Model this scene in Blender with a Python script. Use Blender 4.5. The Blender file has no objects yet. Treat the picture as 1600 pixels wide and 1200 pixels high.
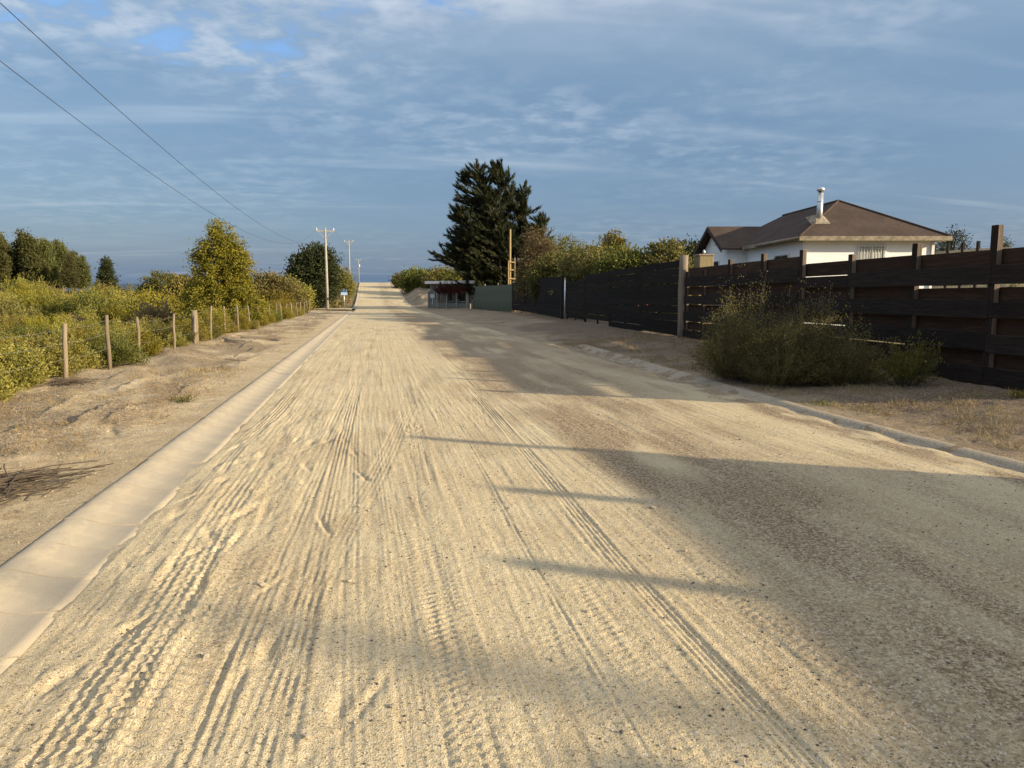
import bpy, math, random
import numpy as np
from mathutils import Vector, Matrix

random.seed(4)
S = bpy.context.scene
COL = S.collection

# ------------------------------------------------------------------ camera
EYE = 1.6
YAW, PITCH = math.radians(10.75), math.radians(7.4)
cam = bpy.data.cameras.new('camera')
cam.sensor_width = 36.0
cam.lens = 36.0 * 1164.0 / 1600.0
cam.clip_start, cam.clip_end = 0.05, 60000
camo = bpy.data.objects.new('camera', cam)
COL.objects.link(camo)
camo.location = (0, 0, EYE)
camo.rotation_euler = (math.pi / 2 - PITCH, 0, -YAW)
S.camera = camo

# ------------------------------------------------------------------ light
SUN_EL = math.radians(16.5)
SUN_H = Vector((0.848, -0.53, 0)).normalized()
SUN = Vector((SUN_H.x * math.cos(SUN_EL), SUN_H.y * math.cos(SUN_EL), math.sin(SUN_EL)))
sl = bpy.data.lights.new('sun', 'SUN')
sl.energy = 2.95
sl.angle = math.radians(0.8)
sl.color = (1.0, 0.85, 0.60)
so = bpy.data.objects.new('sun', sl)
COL.objects.link(so)
so.rotation_euler = (-SUN).to_track_quat('-Z', 'Y').to_euler()
so.location = (20, -15, 30)

W = bpy.data.worlds.new('World')
S.world = W
W.use_nodes = True
wn, wl = W.node_tree.nodes, W.node_tree.links
wn.clear()


def N(t, **kw):
    n = wn.new(t)
    for k, v in kw.items():
        if k.startswith('i_'):
            n.inputs[k[2:].replace('_', ' ')].default_value = v
        else:
            setattr(n, k, v)
    return n


def wmath(op, a, b=None, c=None, clamp=False):
    n = wn.new('ShaderNodeMath'); n.operation = op; n.use_clamp = clamp
    for i, v in enumerate((a, b, c)):
        if v is None: continue
        if isinstance(v, (int, float)): n.inputs[i].default_value = v
        else: wl.new(v, n.inputs[i])
    return n.outputs[0]


sky = N('ShaderNodeTexSky', sky_type='NISHITA', sun_disc=False, sun_elevation=SUN_EL,
        sun_rotation=math.atan2(SUN_H.x, SUN_H.y), air_density=1.0, dust_density=2.0, ozone_density=1.2)
tc = N('ShaderNodeTexCoord')
sep = N('ShaderNodeSeparateXYZ'); wl.new(tc.outputs['Generated'], sep.inputs[0])
zz = wmath('ADD', wmath('MAXIMUM', sep.outputs['Z'], 0.0), 0.10)
cb = N('ShaderNodeCombineXYZ')
wl.new(wmath('DIVIDE', sep.outputs['X'], zz), cb.inputs[0])
wl.new(wmath('DIVIDE', sep.outputs['Y'], zz), cb.inputs[1])


def wnoise(scale, detail, rough, loc=(0, 0, 0), sc=(1, 1, 1), rot=0, dist=0.0):
    m = N('ShaderNodeMapping'); m.inputs['Location'].default_value = loc
    m.inputs['Scale'].default_value = sc; m.inputs['Rotation'].default_value = (0, 0, rot)
    wl.new(cb.outputs[0], m.inputs['Vector'])
    n = N('ShaderNodeTexNoise'); n.inputs['Scale'].default_value = scale
    n.inputs['Detail'].default_value = detail; n.inputs['Roughness'].default_value = rough
    n.inputs['Distortion'].default_value = dist
    wl.new(m.outputs[0], n.inputs['Vector'])
    return n.outputs['Fac']


def wramp(v, a, b):
    m = N('ShaderNodeMapRange'); m.interpolation_type = 'SMOOTHSTEP'
    m.inputs['From Min'].default_value = a; m.inputs['From Max'].default_value = b
    wl.new(v, m.inputs['Value']); return m.outputs[0]


def wmix(f, a, b):
    m = N('ShaderNodeMix'); m.data_type = 'RGBA'
    for s, v in ((m.inputs['Factor'], f), (m.inputs[6], a), (m.inputs[7], b)):
        if isinstance(v, (int, float)): s.default_value = v
        elif isinstance(v, tuple): s.default_value = (*v, 1)
        else: wl.new(v, s)
    return m.outputs[2]


big = wnoise(0.55, 2, 0.5, (1.02, 5.40, 0))                         # sheets of cloud
puff = wnoise(6.5, 5, 0.56, (0.3, 1.7, 0), (1, 1.0, 1), 0.5, 0.15)      # mackerel puffs
roll = wnoise(1.3, 4, 0.55, (3.3, 0.7, 0), (0.7, 1.3, 1), 0.4)         # broad rolls
strk = wnoise(0.8, 4, 0.55, (5, 2, 0), (0.3, 1.9, 1), 0.25)     # thin long streaks
high = wramp(sep.outputs['Z'], 0.08, 0.36)
low = wmath('SUBTRACT', 1.0, wramp(sep.outputs['Z'], 0.02, 0.34))  # a cloud layer closes up towards the horizon
cover = wramp(wmath('ADD', wmath('ADD', big, wmath('MULTIPLY', low, 0.26)), wmath('MULTIPLY', wmath('SUBTRACT', puff, 0.5), 0.5)), 0.33, 0.47)
thin = wramp(big, 0.62, 0.36)                                    # bright where the sheet is thin
lit = wmath('ADD', wmath('MULTIPLY', wramp(puff, 0.40, 0.70), thin), wmath('MULTIPLY', wramp(strk, 0.55, 0.72), 0.30), clamp=True)
band = wmath('MULTIPLY', wramp(strk, 0.56, 0.70), 0.20)
lit = wmath('ADD', wmath('MULTIPLY', lit, wmath('ADD', wmath('MULTIPLY', high, 0.68), 0.12)), wmath('MULTIPLY', wramp(roll, 0.4, 0.7), wmath('ADD', wmath('MULTIPLY', high, 0.14), 0.05)), clamp=True)
lit = wmath('ADD', lit, band, clamp=True)
cloud = wmix(lit, wmix(high, (0.25, 0.50, 0.94), (0.47, 0.77, 1.15)), (1.75, 1.9, 2.1))
zen = wramp(sep.outputs['Z'], 0.20, 0.85)                        # the sheet grows paler upwards, raised further overhead, unseen, to lighten the shade
cloud = wmix(zen, cloud, (2.7, 2.75, 2.85))
cloud = wmix(1.0, cloud, wmix(0.82, sky.outputs[0], (0.0, 0.0, 0.0)))
wn[-1].blend_type = 'ADD'                                        # thin cloud lets some of the sky glow through
blue = wmix(0.65, sky.outputs[0], (0.40, 1.1, 2.5))
skyc = wmix(wmath('MULTIPLY', cover, 0.95), blue, cloud)
bg = N('ShaderNodeBackground'); bg.inputs['Strength'].default_value = 0.1
wl.new(skyc, bg.inputs['Color'])
wo = N('ShaderNodeOutputWorld'); wl.new(bg.outputs[0], wo.inputs['Surface'])

S.view_settings.view_transform = 'Standard'
S.view_settings.look = 'None'
S.view_settings.gamma = 1.0
S.view_settings.exposure = 1.55
S.view_settings.use_curve_mapping = False
S.render.engine = 'CYCLES'
S.cycles.use_denoising = True
S.cycles.max_bounces = 6
S.cycles.diffuse_bounces = 3
S.cycles.transmission_bounces = 4
S.cycles.sample_clamp_indirect = 4.0

# ------------------------------------------------------------------ noise and mesh helpers


def _hash(ix, iy, seed):
    h = (ix.astype(np.int64) * 374761393 + iy.astype(np.int64) * 668265263 + seed * 974634533) & 0xffffffff
    h = ((h ^ (h >> 13)) * 1274126177) & 0xffffffff
    h = (h ^ (h >> 16)) & 0xffffffff
    return h / 4294967295.0


def vn(x, y, seed=0):
    x, y = np.broadcast_arrays(np.asarray(x, float), np.asarray(y, float))
    ix, iy = np.floor(x), np.floor(y)
    fx, fy = x - ix, y - iy
    ux, uy = fx * fx * fx * (fx * (fx * 6 - 15) + 10), fy * fy * fy * (fy * (fy * 6 - 15) + 10)
    a, b = _hash(ix, iy, seed), _hash(ix + 1, iy, seed)
    c, d = _hash(ix, iy + 1, seed), _hash(ix + 1, iy + 1, seed)
    return (a + (b - a) * ux) * (1 - uy) + (c + (d - c) * ux) * uy - 0.5


def fbm(x, y, o=4, seed=0, g=0.5):
    t, a, s = 0, 1.0, 0
    for i in range(o):
        t = t + a * vn(x * 2 ** i + 17.3 * i, y * 2 ** i - 9.1 * i, seed + i); s += a; a *= g
    return t / s * 2


def sst(a, b, x):
    t = np.clip((np.asarray(x, float) - a) / (b - a), 0, 1)
    return t * t * (3 - 2 * t)


RY = [-400, -50, 0, 60, 80, 95, 110, 130, 150, 165, 180, 230, 5000]
RZ = [1.0, 0.5, 0, -.72, -.93, -1.05, -.9, 0.0, 1.45, 2.3, 2.68, 2.9, 2.9]
_ys = np.arange(-400, 600, 1.0)
_zs = np.interp(_ys, RY, RZ)
_k = np.hanning(15); _k /= _k.sum()
_zs = np.convolve(np.pad(_zs, 7, mode='edge'), _k, mode='valid')


def zr(y):
    return np.interp(y, _ys, _zs)


def fence_x(y):
    return 8.47 + 0.063 * np.asarray(y, float)


def base(x, y):
    """Terrain height without small relief."""
    x, y = np.broadcast_arrays(np.asarray(x, float), np.asarray(y, float))
    z = zr(y)
    left = 0.066 * sst(-1.9, -2.11, x) - 0.30 * sst(-5.5, -10, x)
    far_z = -0.6 + 1.5 * sst(95, 170, y) - 0.35
    z = z + left
    z = z + (far_z - z) * sst(-14, -30, x) * sst(80, 130, y)
    xk = 5.92 + 0.06 * np.clip(y - 9, 0, 40)
    r = 0.060 * sst(xk - .34, xk - .05, x) + 0.20 * sst(xk + .1, xk + 3.3, x) + 0.12 * sst(10, 16, x)
    z = z + r * (1 - 0.6 * sst(50, 75, y))
    z = z - 40 * sst(240, 1100, y) * sst(-15, -50, x)
    z = z - 40 * sst(-200, -1200, x)
    return z


def pix(x, y, Y):
    """World point on the plane of given Y seen at a photo position."""
    f = Vector((math.sin(YAW) * math.cos(PITCH), math.cos(YAW) * math.cos(PITCH), -math.sin(PITCH)))
    r = Vector((math.cos(YAW), -math.sin(YAW), 0)); u = r.cross(f)
    d = f + r * ((x - 800) / 1164) + u * ((600 - y) / 1164)
    return Vector((0, 0, EYE)) + d * (Y / d.y)


def npmesh(name, V, F, smooth=True, uniform=True):
    """V (n,3), F (m,k) -> mesh"""
    me = bpy.data.meshes.new(name)
    V = np.ascontiguousarray(V, dtype=np.float32); F = np.ascontiguousarray(F, dtype=np.int32)
    k = F.shape[1]
    me.vertices.add(len(V)); me.vertices.foreach_set('co', V.ravel())
    me.loops.add(F.size); me.loops.foreach_set('vertex_index', F.ravel())
    me.polygons.add(len(F))
    me.polygons.foreach_set('loop_start', np.arange(0, F.size, k, dtype=np.int32))
    me.polygons.foreach_set('use_smooth', np.full(len(F), smooth))
    me.update(calc_edges=True)
    return me


def pymesh(name, V, F, smooth=False):
    me = bpy.data.meshes.new(name)
    me.from_pydata([tuple(v) for v in V], [], [tuple(f) for f in F])
    if smooth:
        me.polygons.foreach_set('use_smooth', [True] * len(me.polygons))
    me.update()
    return me


def obj(name, me, mat=None, parent=None, loc=None, rot=None):
    o = bpy.data.objects.new(name, me)
    COL.objects.link(o)
    if mat is not None and me is not None and len(me.materials) == 0:
        for m in (mat if isinstance(mat, (list, tuple)) else [mat]):
            me.materials.append(m)
    if parent is not None: o.parent = parent
    if loc is not None: o.location = loc
    if rot is not None: o.rotation_euler = rot
    return o


def tag(o, label=None, cat=None, group=None, kind=None):
    if label: o['label'] = label
    if cat: o['category'] = cat
    if group: o['group'] = group
    if kind: o['kind'] = kind
    return o


def thing(name, label, cat, loc=(0, 0, 0), rz=0.0, group=None):
    o = obj(name, None, loc=loc, rot=(0, 0, rz))
    o.empty_display_size = 0.2
    return tag(o, label, cat, group)


class MB:
    """collects simple solids in one mesh"""
    def __init__(s): s.V, s.F = [], []

    def add(s, V, F):
        n = len(s.V); s.V += [tuple(v) for v in V]; s.F += [tuple(i + n for i in f) for f in F]; return s

    def box(s, x0, x1, y0, y1, z0, z1):
        V = [(x0, y0, z0), (x1, y0, z0), (x1, y1, z0), (x0, y1, z0), (x0, y0, z1), (x1, y0, z1), (x1, y1, z1), (x0, y1, z1)]
        return s.add(V, [(0, 3, 2, 1), (4, 5, 6, 7), (0, 1, 5, 4), (1, 2, 6, 5), (2, 3, 7, 6), (3, 0, 4, 7)])

    def bevbox(s, x0, x1, y0, y1, z0, z1, b=0.01):
        """box with chamfered vertical and top/bottom edges"""
        rings = []
        for z, i in ((z0, b), (z0 + b, 0), (z1 - b, 0), (z1, b)):
            a = (x0 + i, x1 - i, y0 + i, y1 - i); c = b
            rings.append([(a[0] + c, a[2], z), (a[1] - c, a[2], z), (a[1], a[2] + c, z), (a[1], a[3] - c, z),
                          (a[1] - c, a[3], z), (a[0] + c, a[3], z), (a[0], a[3] - c, z), (a[0], a[2] + c, z)])
        V = [p for r in rings for p in r]
        F = [tuple(range(7, -1, -1)), tuple(range(24, 32))]
        for k in range(3):
            for i in range(8):
                j = (i + 1) % 8
                F.append((k * 8 + i, k * 8 + j, k * 8 + 8 + j, k * 8 + 8 + i))
        return s.add(V, F)

    def tube(s, pts, rad, n=8, cap=True):
        pts = [Vector(p) for p in pts]
        rad = rad if isinstance(rad, (list, tuple)) else [rad] * len(pts)
        V, F = [], []
        ref = None
        for i, p in enumerate(pts):
            d = (pts[min(i + 1, len(pts) - 1)] - pts[max(i - 1, 0)]).normalized()
            if ref is None: ref = Vector((1, 0, 0)) if abs(d.x) < 0.9 else Vector((0, 1, 0))
            a = (ref - d * ref.dot(d)).normalized(); ref = a
            b = d.cross(a)
            for k in range(n):
                t = 2 * math.pi * k / n
                V.append(p + (a * math.cos(t) + b * math.sin(t)) * rad[i])
        for i in range(len(pts) - 1):
            for k in range(n):
                j = (k + 1) % n
                F.append((i * n + k, i * n + j, i * n + n + j, i * n + n + k))
        if cap:
            F.append(tuple(range(n - 1, -1, -1))); m = (len(pts) - 1) * n; F.append(tuple(range(m, m + n)))
        return s.add(V, F)

    def mesh(s, name, smooth=False): return pymesh(name, s.V, s.F, smooth)

    def build(s, name, mat, parent=None, loc=None, rot=None, smooth=False):
        return obj(name, s.mesh(name, smooth), mat, parent, loc, rot)


# ------------------------------------------------------------------ materials
class Mat:
    def __init__(s, name):
        s.m = bpy.data.materials.new(name); s.m.use_nodes = True
        s.n, s.l = s.m.node_tree.nodes, s.m.node_tree.links
        s.p = s.n['Principled BSDF']; s.p.inputs['Specular IOR Level'].default_value = 0.2
        s.out = s.n['Material Output']
        s.tc = s.n.new('ShaderNodeTexCoord')

    def put(s, sock, v):
        if isinstance(v, (int, float)): sock.default_value = v
        elif isinstance(v, tuple): sock.default_value = (*v, 1) if len(v) == 3 and sock.type == 'RGBA' else v
        else: s.l.new(v, sock)

    def math(s, op, a, b=0.0, clamp=False):
        n = s.n.new('ShaderNodeMath'); n.operation = op; n.use_clamp = clamp
        s.put(n.inputs[0], a); s.put(n.inputs[1], b); return n.outputs[0]

    def noise(s, scale, detail=4, rough=0.55, sc=(1, 1, 1), coord='Object', dist=0.0, loc=(0, 0, 0)):
        m = s.n.new('ShaderNodeMapping'); m.inputs['Scale'].default_value = sc; m.inputs['Location'].default_value = loc
        s.l.new(s.tc.outputs[coord], m.inputs[0])
        n = s.n.new('ShaderNodeTexNoise'); n.inputs['Scale'].default_value = scale
        n.inputs['Detail'].default_value = detail; n.inputs['Roughness'].default_value = rough
        n.inputs['Distortion'].default_value = dist
        s.l.new(m.outputs[0], n.inputs['Vector']); return n.outputs['Fac']

    def voro(s, scale, sc=(1, 1, 1), out='Distance', feature='F1'):
        m = s.n.new('ShaderNodeMapping'); m.inputs['Scale'].default_value = sc
        s.l.new(s.tc.outputs['Object'], m.inputs[0])
        n = s.n.new('ShaderNodeTexVoronoi'); n.feature = feature; n.inputs['Scale'].default_value = scale
        s.l.new(m.outputs[0], n.inputs['Vector']); return n.outputs[out]

    def ramp(s, v, a, b, lo=0.0, hi=1.0):
        n = s.n.new('ShaderNodeMapRange'); n.interpolation_type = 'SMOOTHSTEP'
        n.inputs['From Min'].default_value = a; n.inputs['From Max'].default_value = b
        n.inputs['To Min'].default_value = lo; n.inputs['To Max'].default_value = hi
        s.l.new(v, n.inputs['Value']); return n.outputs[0]

    def mix(s, f, a, b, mode='MIX'):
        n = s.n.new('ShaderNodeMix'); n.data_type = 'RGBA'; n.blend_type = mode
        s.put(n.inputs['Factor'], f); s.put(n.inputs[6], a); s.put(n.inputs[7], b); return n.outputs[2]

    def attr(s, name):
        n = s.n.new('ShaderNodeAttribute'); n.attribute_name = name; return n.outputs['Fac']

    def bump(s, h, dist, strength=1.0, prev=None):
        n = s.n.new('ShaderNodeBump'); n.inputs['Distance'].default_value = dist; n.inputs['Strength'].default_value = strength
        s.l.new(h, n.inputs['Height'])
        if prev is not None: s.l.new(prev, n.inputs['Normal'])
        return n.outputs[0]

    def done(s, color, rough=0.8, normal=None, metal=0.0, spec=None):
        s.put(s.p.inputs['Base Color'], color); s.put(s.p.inputs['Roughness'], rough)
        s.p.inputs['Metallic'].default_value = metal
        if spec is not None: s.p.inputs['Specular IOR Level'].default_value = spec
        if normal is not None: s.l.new(normal, s.p.inputs['Normal'])
        return s.m


def sand_mat(name, pale, warm, brown, clod=0.0):
    m = Mat(name)
    c = m.mix(m.ramp(m.noise(0.9, 6, 0.65), 0.35, 0.68), pale, warm)
    c = m.mix(m.ramp(m.noise(7, 6, 0.65, (2.5, 0.6, 1)), 0.45, 0.72, 0, 0.4), c, tuple(v * 0.74 for v in warm))
    a = m.attr('soil')
    g = m.noise(38, 5, 0.75)
    if clod:
        a = m.math('ADD', a, m.ramp(m.noise(9, 6, 0.72), 0.52, 0.68, -0.25, clod), True)
    k = m.math('MULTIPLY', a, m.ramp(g, 0.38, 0.60, 0.2, 1.3), True)
    c = m.mix(k, c, brown)
    # single grains, each with a tone of its own
    gr = m.voro(125, out='Color')
    sx = m.n.new('ShaderNodeSeparateColor'); m.l.new(gr, sx.inputs[0])
    c = m.mix(m.ramp(sx.outputs[0], 0.84, 0.97, 0.0, 0.65), c, tuple(v * 0.5 for v in brown))
    c = m.mix(m.ramp(sx.outputs[1], 0.84, 0.98, 0.0, 0.55), c, (0.74, 0.67, 0.55))
    sp = m.noise(60, 3, 0.75)
    c = m.mix(m.ramp(sp, 0.28, 0.42, 0.4, 0.0), c, tuple(v * 0.6 for v in brown))
    b0 = m.bump(m.noise(18, 6, 0.72), 0.05 if clod else 0.010, 0.8)
    b1 = m.bump(m.noise(80, 4, 0.75), 0.012 if clod else 0.008, 0.85, b0)
    b2 = m.bump(m.voro(125), 0.004, 0.8, b1)
    return m.done(c, 0.95, b2, spec=0.1)


def wood_mat(name, a, b, axis=(1, 14, 14), rough=0.8, worn=None):
    m = Mat(name)
    oi = m.n.new('ShaderNodeObjectInfo')
    mp = m.n.new('ShaderNodeMapping'); mp.inputs['Scale'].default_value = axis
    ad = m.n.new('ShaderNodeVectorMath'); ad.operation = 'ADD'
    m.l.new(m.tc.outputs['Object'], ad.inputs[0])
    cm = m.n.new('ShaderNodeCombineXYZ')
    m.l.new(m.math('MULTIPLY', oi.outputs['Random'], 40), cm.inputs[0]); m.l.new(m.math('MULTIPLY', oi.outputs['Random'], 13), cm.inputs[2])
    m.l.new(cm.outputs[0], ad.inputs[1]); m.l.new(ad.outputs[0], mp.inputs[0])
    n = m.n.new('ShaderNodeTexNoise'); n.inputs['Scale'].default_value = 2.5; n.inputs['Detail'].default_value = 6; n.inputs['Roughness'].default_value = 0.65
    m.l.new(mp.outputs[0], n.inputs[0])
    c = m.mix(m.ramp(n.outputs[0], 0.3, 0.7), a, b)
    c = m.mix(m.math('MULTIPLY', oi.outputs['Random'], 0.55), c, tuple(v * 0.55 for v in a))
    if worn:
        c = m.mix(m.ramp(m.noise(2.2, 6, 0.75, axis), 0.52, 0.70, 0, 0.65), c, worn)
    return m.done(c, rough, m.bump(n.outputs[0], 0.012, 0.8), spec=0.08)


def leaf_mat(name, cols, trans=0.3, rough=0.6, vary=1.0):
    m = Mat(name)
    ge = m.n.new('ShaderNodeNewGeometry')
    oi = m.n.new('ShaderNodeObjectInfo')
    r = ge.outputs['Random Per Island']
    c = m.mix(m.ramp(r, 0.0, 0.55), cols[0], cols[1])
    c = m.mix(m.ramp(r, 0.6, 1.0), c, cols[2])
    c = m.mix(m.ramp(m.noise(1.1, 3, 0.6), 0.4, 0.62, 0.0, 0.6), c, cols[0])
    hs = m.n.new('ShaderNodeHueSaturation')
    m.l.new(m.math('ADD', m.math('MULTIPLY', oi.outputs['Random'], 0.035 * vary), 0.5 - 0.017 * vary), hs.inputs['Hue'])
    m.l.new(m.math('ADD', m.math('MULTIPLY', oi.outputs['Random'], 0.45 * vary), 1.0 - 0.22 * vary), hs.inputs['Value'])
    m.l.new(c, hs.inputs['Color'])
    m.l.new(hs.outputs[0], m.p.inputs['Base Color']); m.p.inputs['Roughness'].default_value = rough
    m.p.inputs['Specular IOR Level'].default_value = 0.25
    t = m.n.new('ShaderNodeBsdfTranslucent'); m.l.new(hs.outputs[0], t.inputs['Color'])
    x = m.n.new('ShaderNodeMixShader'); x.inputs[0].default_value = trans
    m.l.new(m.p.outputs[0], x.inputs[1]); m.l.new(t.outputs[0], x.inputs[2]); m.l.new(x.outputs[0], m.out.inputs['Surface'])
    return m.m


def plain(name, col, rough=0.6, metal=0.0, var=0.15, scale=4.0, bump=0.0, spec=None):
    m = Mat(name)
    c = m.mix(m.ramp(m.noise(scale, 5, 0.65), 0.3, 0.7), col, tuple(v * (1 - var) for v in col))
    nb = m.bump(m.noise(scale * 12, 3, 0.6), bump) if bump else None
    return m.done(c, rough, nb, metal, spec)


M = {}
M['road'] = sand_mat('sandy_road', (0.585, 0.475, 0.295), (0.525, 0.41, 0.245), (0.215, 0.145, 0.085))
M['verge'] = sand_mat('verge_soil', (0.55, 0.435, 0.275), (0.45, 0.335, 0.19), (0.165, 0.112, 0.066), 0.5)
M['verge_r'] = sand_mat('verge_soil_reddish', (0.36, 0.28, 0.18), (0.27, 0.195, 0.12), (0.105, 0.066, 0.042), 0.55)
g = Mat('field_soil')
gc = g.mix(g.ramp(g.noise(0.12, 6, 0.65), 0.35, 0.65), (0.20, 0.15, 0.08), (0.13, 0.115, 0.045))
gc = g.mix(g.ramp(g.noise(1.5, 5, 0.7), 0.45, 0.7, 0, 0.7), gc, (0.27, 0.205, 0.11))
M['ground'] = g.done(gc, 0.95, g.bump(g.noise(8, 5, 0.7), 0.05), spec=0.1)
k = Mat('concrete_kerb')
kc = k.mix(k.ramp(k.noise(2.2, 6, 0.65), 0.38, 0.66), (0.41, 0.345, 0.25), (0.35, 0.30, 0.225))
kc = k.mix(k.ramp(k.noise(0.8, 5, 0.7, (3, 1, 1)), 0.5, 0.72, 0, 0.7), kc, (0.46, 0.38, 0.26))
koi = k.n.new('ShaderNodeObjectInfo')
kc = k.mix(k.math('MULTIPLY', koi.outputs['Random'], .32), kc, (0.40, 0.32, 0.22))
kc = k.mix(k.ramp(k.noise(3.5, 6, 0.75), 0.50, 0.62, 0, 0.8), kc, (0.47, 0.385, 0.26))
kc = k.mix(k.ramp(k.noise(14, 6, 0.75, (1, .4, 1)), 0.56, 0.72, 0, 0.5), kc, (0.30, 0.235, 0.16))
kc = k.mix(k.ramp(k.noise(130, 2, 0.6), 0.30, 0.42, 0.35, 0), kc, (0.24, 0.2, 0.15))
M['kerb'] = k.done(kc, 0.88, k.bump(k.noise(90, 4, 0.65), 0.003, 0.6), spec=0.15)
M['kerb_dirty'] = sand_mat('dirty_kerb', (0.47, 0.39, 0.28), (0.42, 0.335, 0.235), (0.20, 0.14, 0.09), 0.3)
M['board_dark'] = wood_mat('charcoal_board', (0.019, 0.0145, 0.0125), (0.036, 0.027, 0.022), worn=(0.06, 0.046, 0.037))
M['board_brown'] = wood_mat('reddish_brown_board', (0.036, 0.021, 0.0145), (0.064, 0.039, 0.027), worn=(0.085, 0.06, 0.045))
M['board_black'] = wood_mat('black_board', (0.012, 0.0095, 0.0085), (0.022, 0.018, 0.015), worn=(0.035, 0.028, 0.024))
M['post'] = wood_mat('brown_post', (0.14, 0.105, 0.078), (0.23, 0.175, 0.132), (14, 14, 1))
M['post_dark'] = wood_mat('dark_post', (0.022, 0.016, 0.013), (0.038, 0.028, 0.022), (14, 14, 1))
M['log'] = wood_mat('weathered_log', (0.20, 0.155, 0.115), (0.32, 0.26, 0.20), (12, 12, 1))
M['pine'] = wood_mat('yellow_pine', (0.30, 0.215, 0.115), (0.40, 0.295, 0.155), (10, 10, 1))
M['pillar'] = wood_mat('pillar_wood', (0.26, 0.205, 0.12), (0.36, 0.29, 0.17), (10, 10, 1))
M['greypost'] = wood_mat('grey_stick', (0.20, 0.155, 0.105), (0.29, 0.23, 0.155), (16, 16, 1))
M['pale_board'] = wood_mat('pale_board', (0.27, 0.25, 0.19), (0.36, 0.33, 0.26))
M['green_sheet'] = plain('green_sheet', (0.092, 0.105, 0.070), 0.7, 0, 0.3, 1.5)
M['white_wall'] = plain('white_wall', (0.80, 0.78, 0.73), 0.7, 0, 0.05, 2.0)
M['grey_wall'] = plain('grey_wall', (0.22, 0.22, 0.20), 0.8, 0, 0.3, 2)
M['white'] = plain('white_paint', (0.78, 0.77, 0.74), 0.5, 0, 0.06, 6)
M['trim'] = plain('weathered_trim', (0.34, 0.28, 0.20), 0.7, 0, 0.5, 5)
M['dark_trim'] = plain('dark_trim', (0.06, 0.04, 0.03), 0.7, 0, 0.3, 5)
M['steel'] = plain('galvanised_steel', (0.62, 0.63, 0.64), 0.38, 0.85, 0.2, 6)
M['concrete'] = plain('pole_concrete', (0.36, 0.335, 0.29), 0.8, 0, 0.2, 3)
M['wire'] = plain('wire', (0.05, 0.05, 0.055), 0.5, 0.3)
M['wire_light'] = plain('fence_wire', (0.38, 0.35, 0.27), 0.5, 0.6)
M['iron'] = plain('black_iron', (0.03, 0.03, 0.032), 0.5)
M['stone'] = plain('pale_stone', (0.50, 0.42, 0.30), 0.9, 0, 0.4, 25, 0.002)
M['stone_dark'] = plain('dark_pebble', (0.13, 0.115, 0.10), 0.9, 0, 0.5, 25)
M['twig'] = plain('dry_twig', (0.115, 0.088, 0.062), 0.9, 0, 0.5, 12)
M['bark'] = plain('bark', (0.13, 0.095, 0.065), 0.9, 0, 0.4, 6, 0.01)
M['euc_bark'] = plain('pale_bark', (0.20, 0.13, 0.08), 0.85, 0, 0.35, 1.5)
M['blue_sign'] = plain('blue_sign', (0.26, 0.36, 0.52), 0.4, 0, 0.05)
M['salmon'] = plain('salmon_wall', (0.55, 0.24, 0.17), 0.8)
M['red_roof'] = plain('red_roof', (0.33, 0.11, 0.07), 0.8)
r = Mat('brown_shingle_roof')
rc = r.mix(r.ramp(r.noise(1.0, 5, 0.6), 0.35, 0.65), (0.070, 0.049, 0.038), (0.094, 0.066, 0.052))
rc = r.mix(r.ramp(r.noise(9, 4, 0.7, (1, 1, 2)), 0.45, 0.7, 0, 0.6), rc, (0.048, 0.034, 0.028))
M['roof'] = r.done(rc, 0.92, r.bump(r.noise(25, 3, 0.6, (1, 1, 5)), 0.02), spec=0.1)
s_ = Mat('white_siding')
wv = s_.n.new('ShaderNodeTexWave'); wv.wave_type = 'BANDS'; wv.bands_direction = 'Z'; wv.wave_profile = 'SAW'
wv.inputs['Scale'].default_value = 2.2
s_.l.new(s_.tc.outputs['Object'], wv.inputs[0])
M['siding'] = s_.done(s_.mix(s_.ramp(s_.noise(2, 4), 0.3, 0.7), (0.90, 0.895, 0.88), (0.86, 0.855, 0.84)), 0.65, s_.bump(wv.outputs[0], 0.010, 0.7))
gl = Mat('window_glass'); gl.p.inputs['Transmission Weight'].default_value = 0.0
M['glass'] = gl.done((0.035, 0.045, 0.05), 0.08, None, 0.0, 0.7)
cu = Mat('curtain'); cwv = cu.n.new('ShaderNodeTexWave'); cwv.inputs['Scale'].default_value = 6
cu.l.new(cu.tc.outputs['Object'], cwv.inputs[0])
M['curtain'] = cu.done(cu.mix(cwv.outputs[0], (0.55, 0.55, 0.48), (0.36, 0.38, 0.33)), 0.9, cu.bump(cwv.outputs[0], 0.03))
wt = Mat('sea_water')
M['sea'] = wt.done((0.02, 0.05, 0.10), 0.3, wt.bump(wt.noise(0.02, 4), 1.0), spec=0.5)
M['hill'] = plain('far_hill', (0.06, 0.085, 0.10), 0.95)

L_ = leaf_mat
M['lf_olive'] = L_('olive_leaf', ((0.15, 0.132, 0.027), (0.28, 0.24, 0.05), (0.37, 0.30, 0.08)))
M['lf_yellow'] = L_('yellow_leaf', ((0.145, 0.125, 0.014), (0.255, 0.21, 0.025), (0.33, 0.245, 0.035)))
M['lf_golden'] = L_('golden_green_leaf', ((0.125, 0.118, 0.014), (0.235, 0.205, 0.024), (0.33, 0.25, 0.036)))
M['lf_green'] = L_('green_leaf', ((0.09, 0.092, 0.02), (0.155, 0.15, 0.03), (0.23, 0.20, 0.045)))
M['lf_dark'] = L_('dark_leaf', ((0.028, 0.038, 0.014), (0.05, 0.062, 0.02), (0.085, 0.088, 0.028)))
M['lf_cypress'] = L_('cypress_leaf', ((0.016, 0.021, 0.009), (0.032, 0.037, 0.014), (0.075, 0.066, 0.024)), 0.12)
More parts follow.
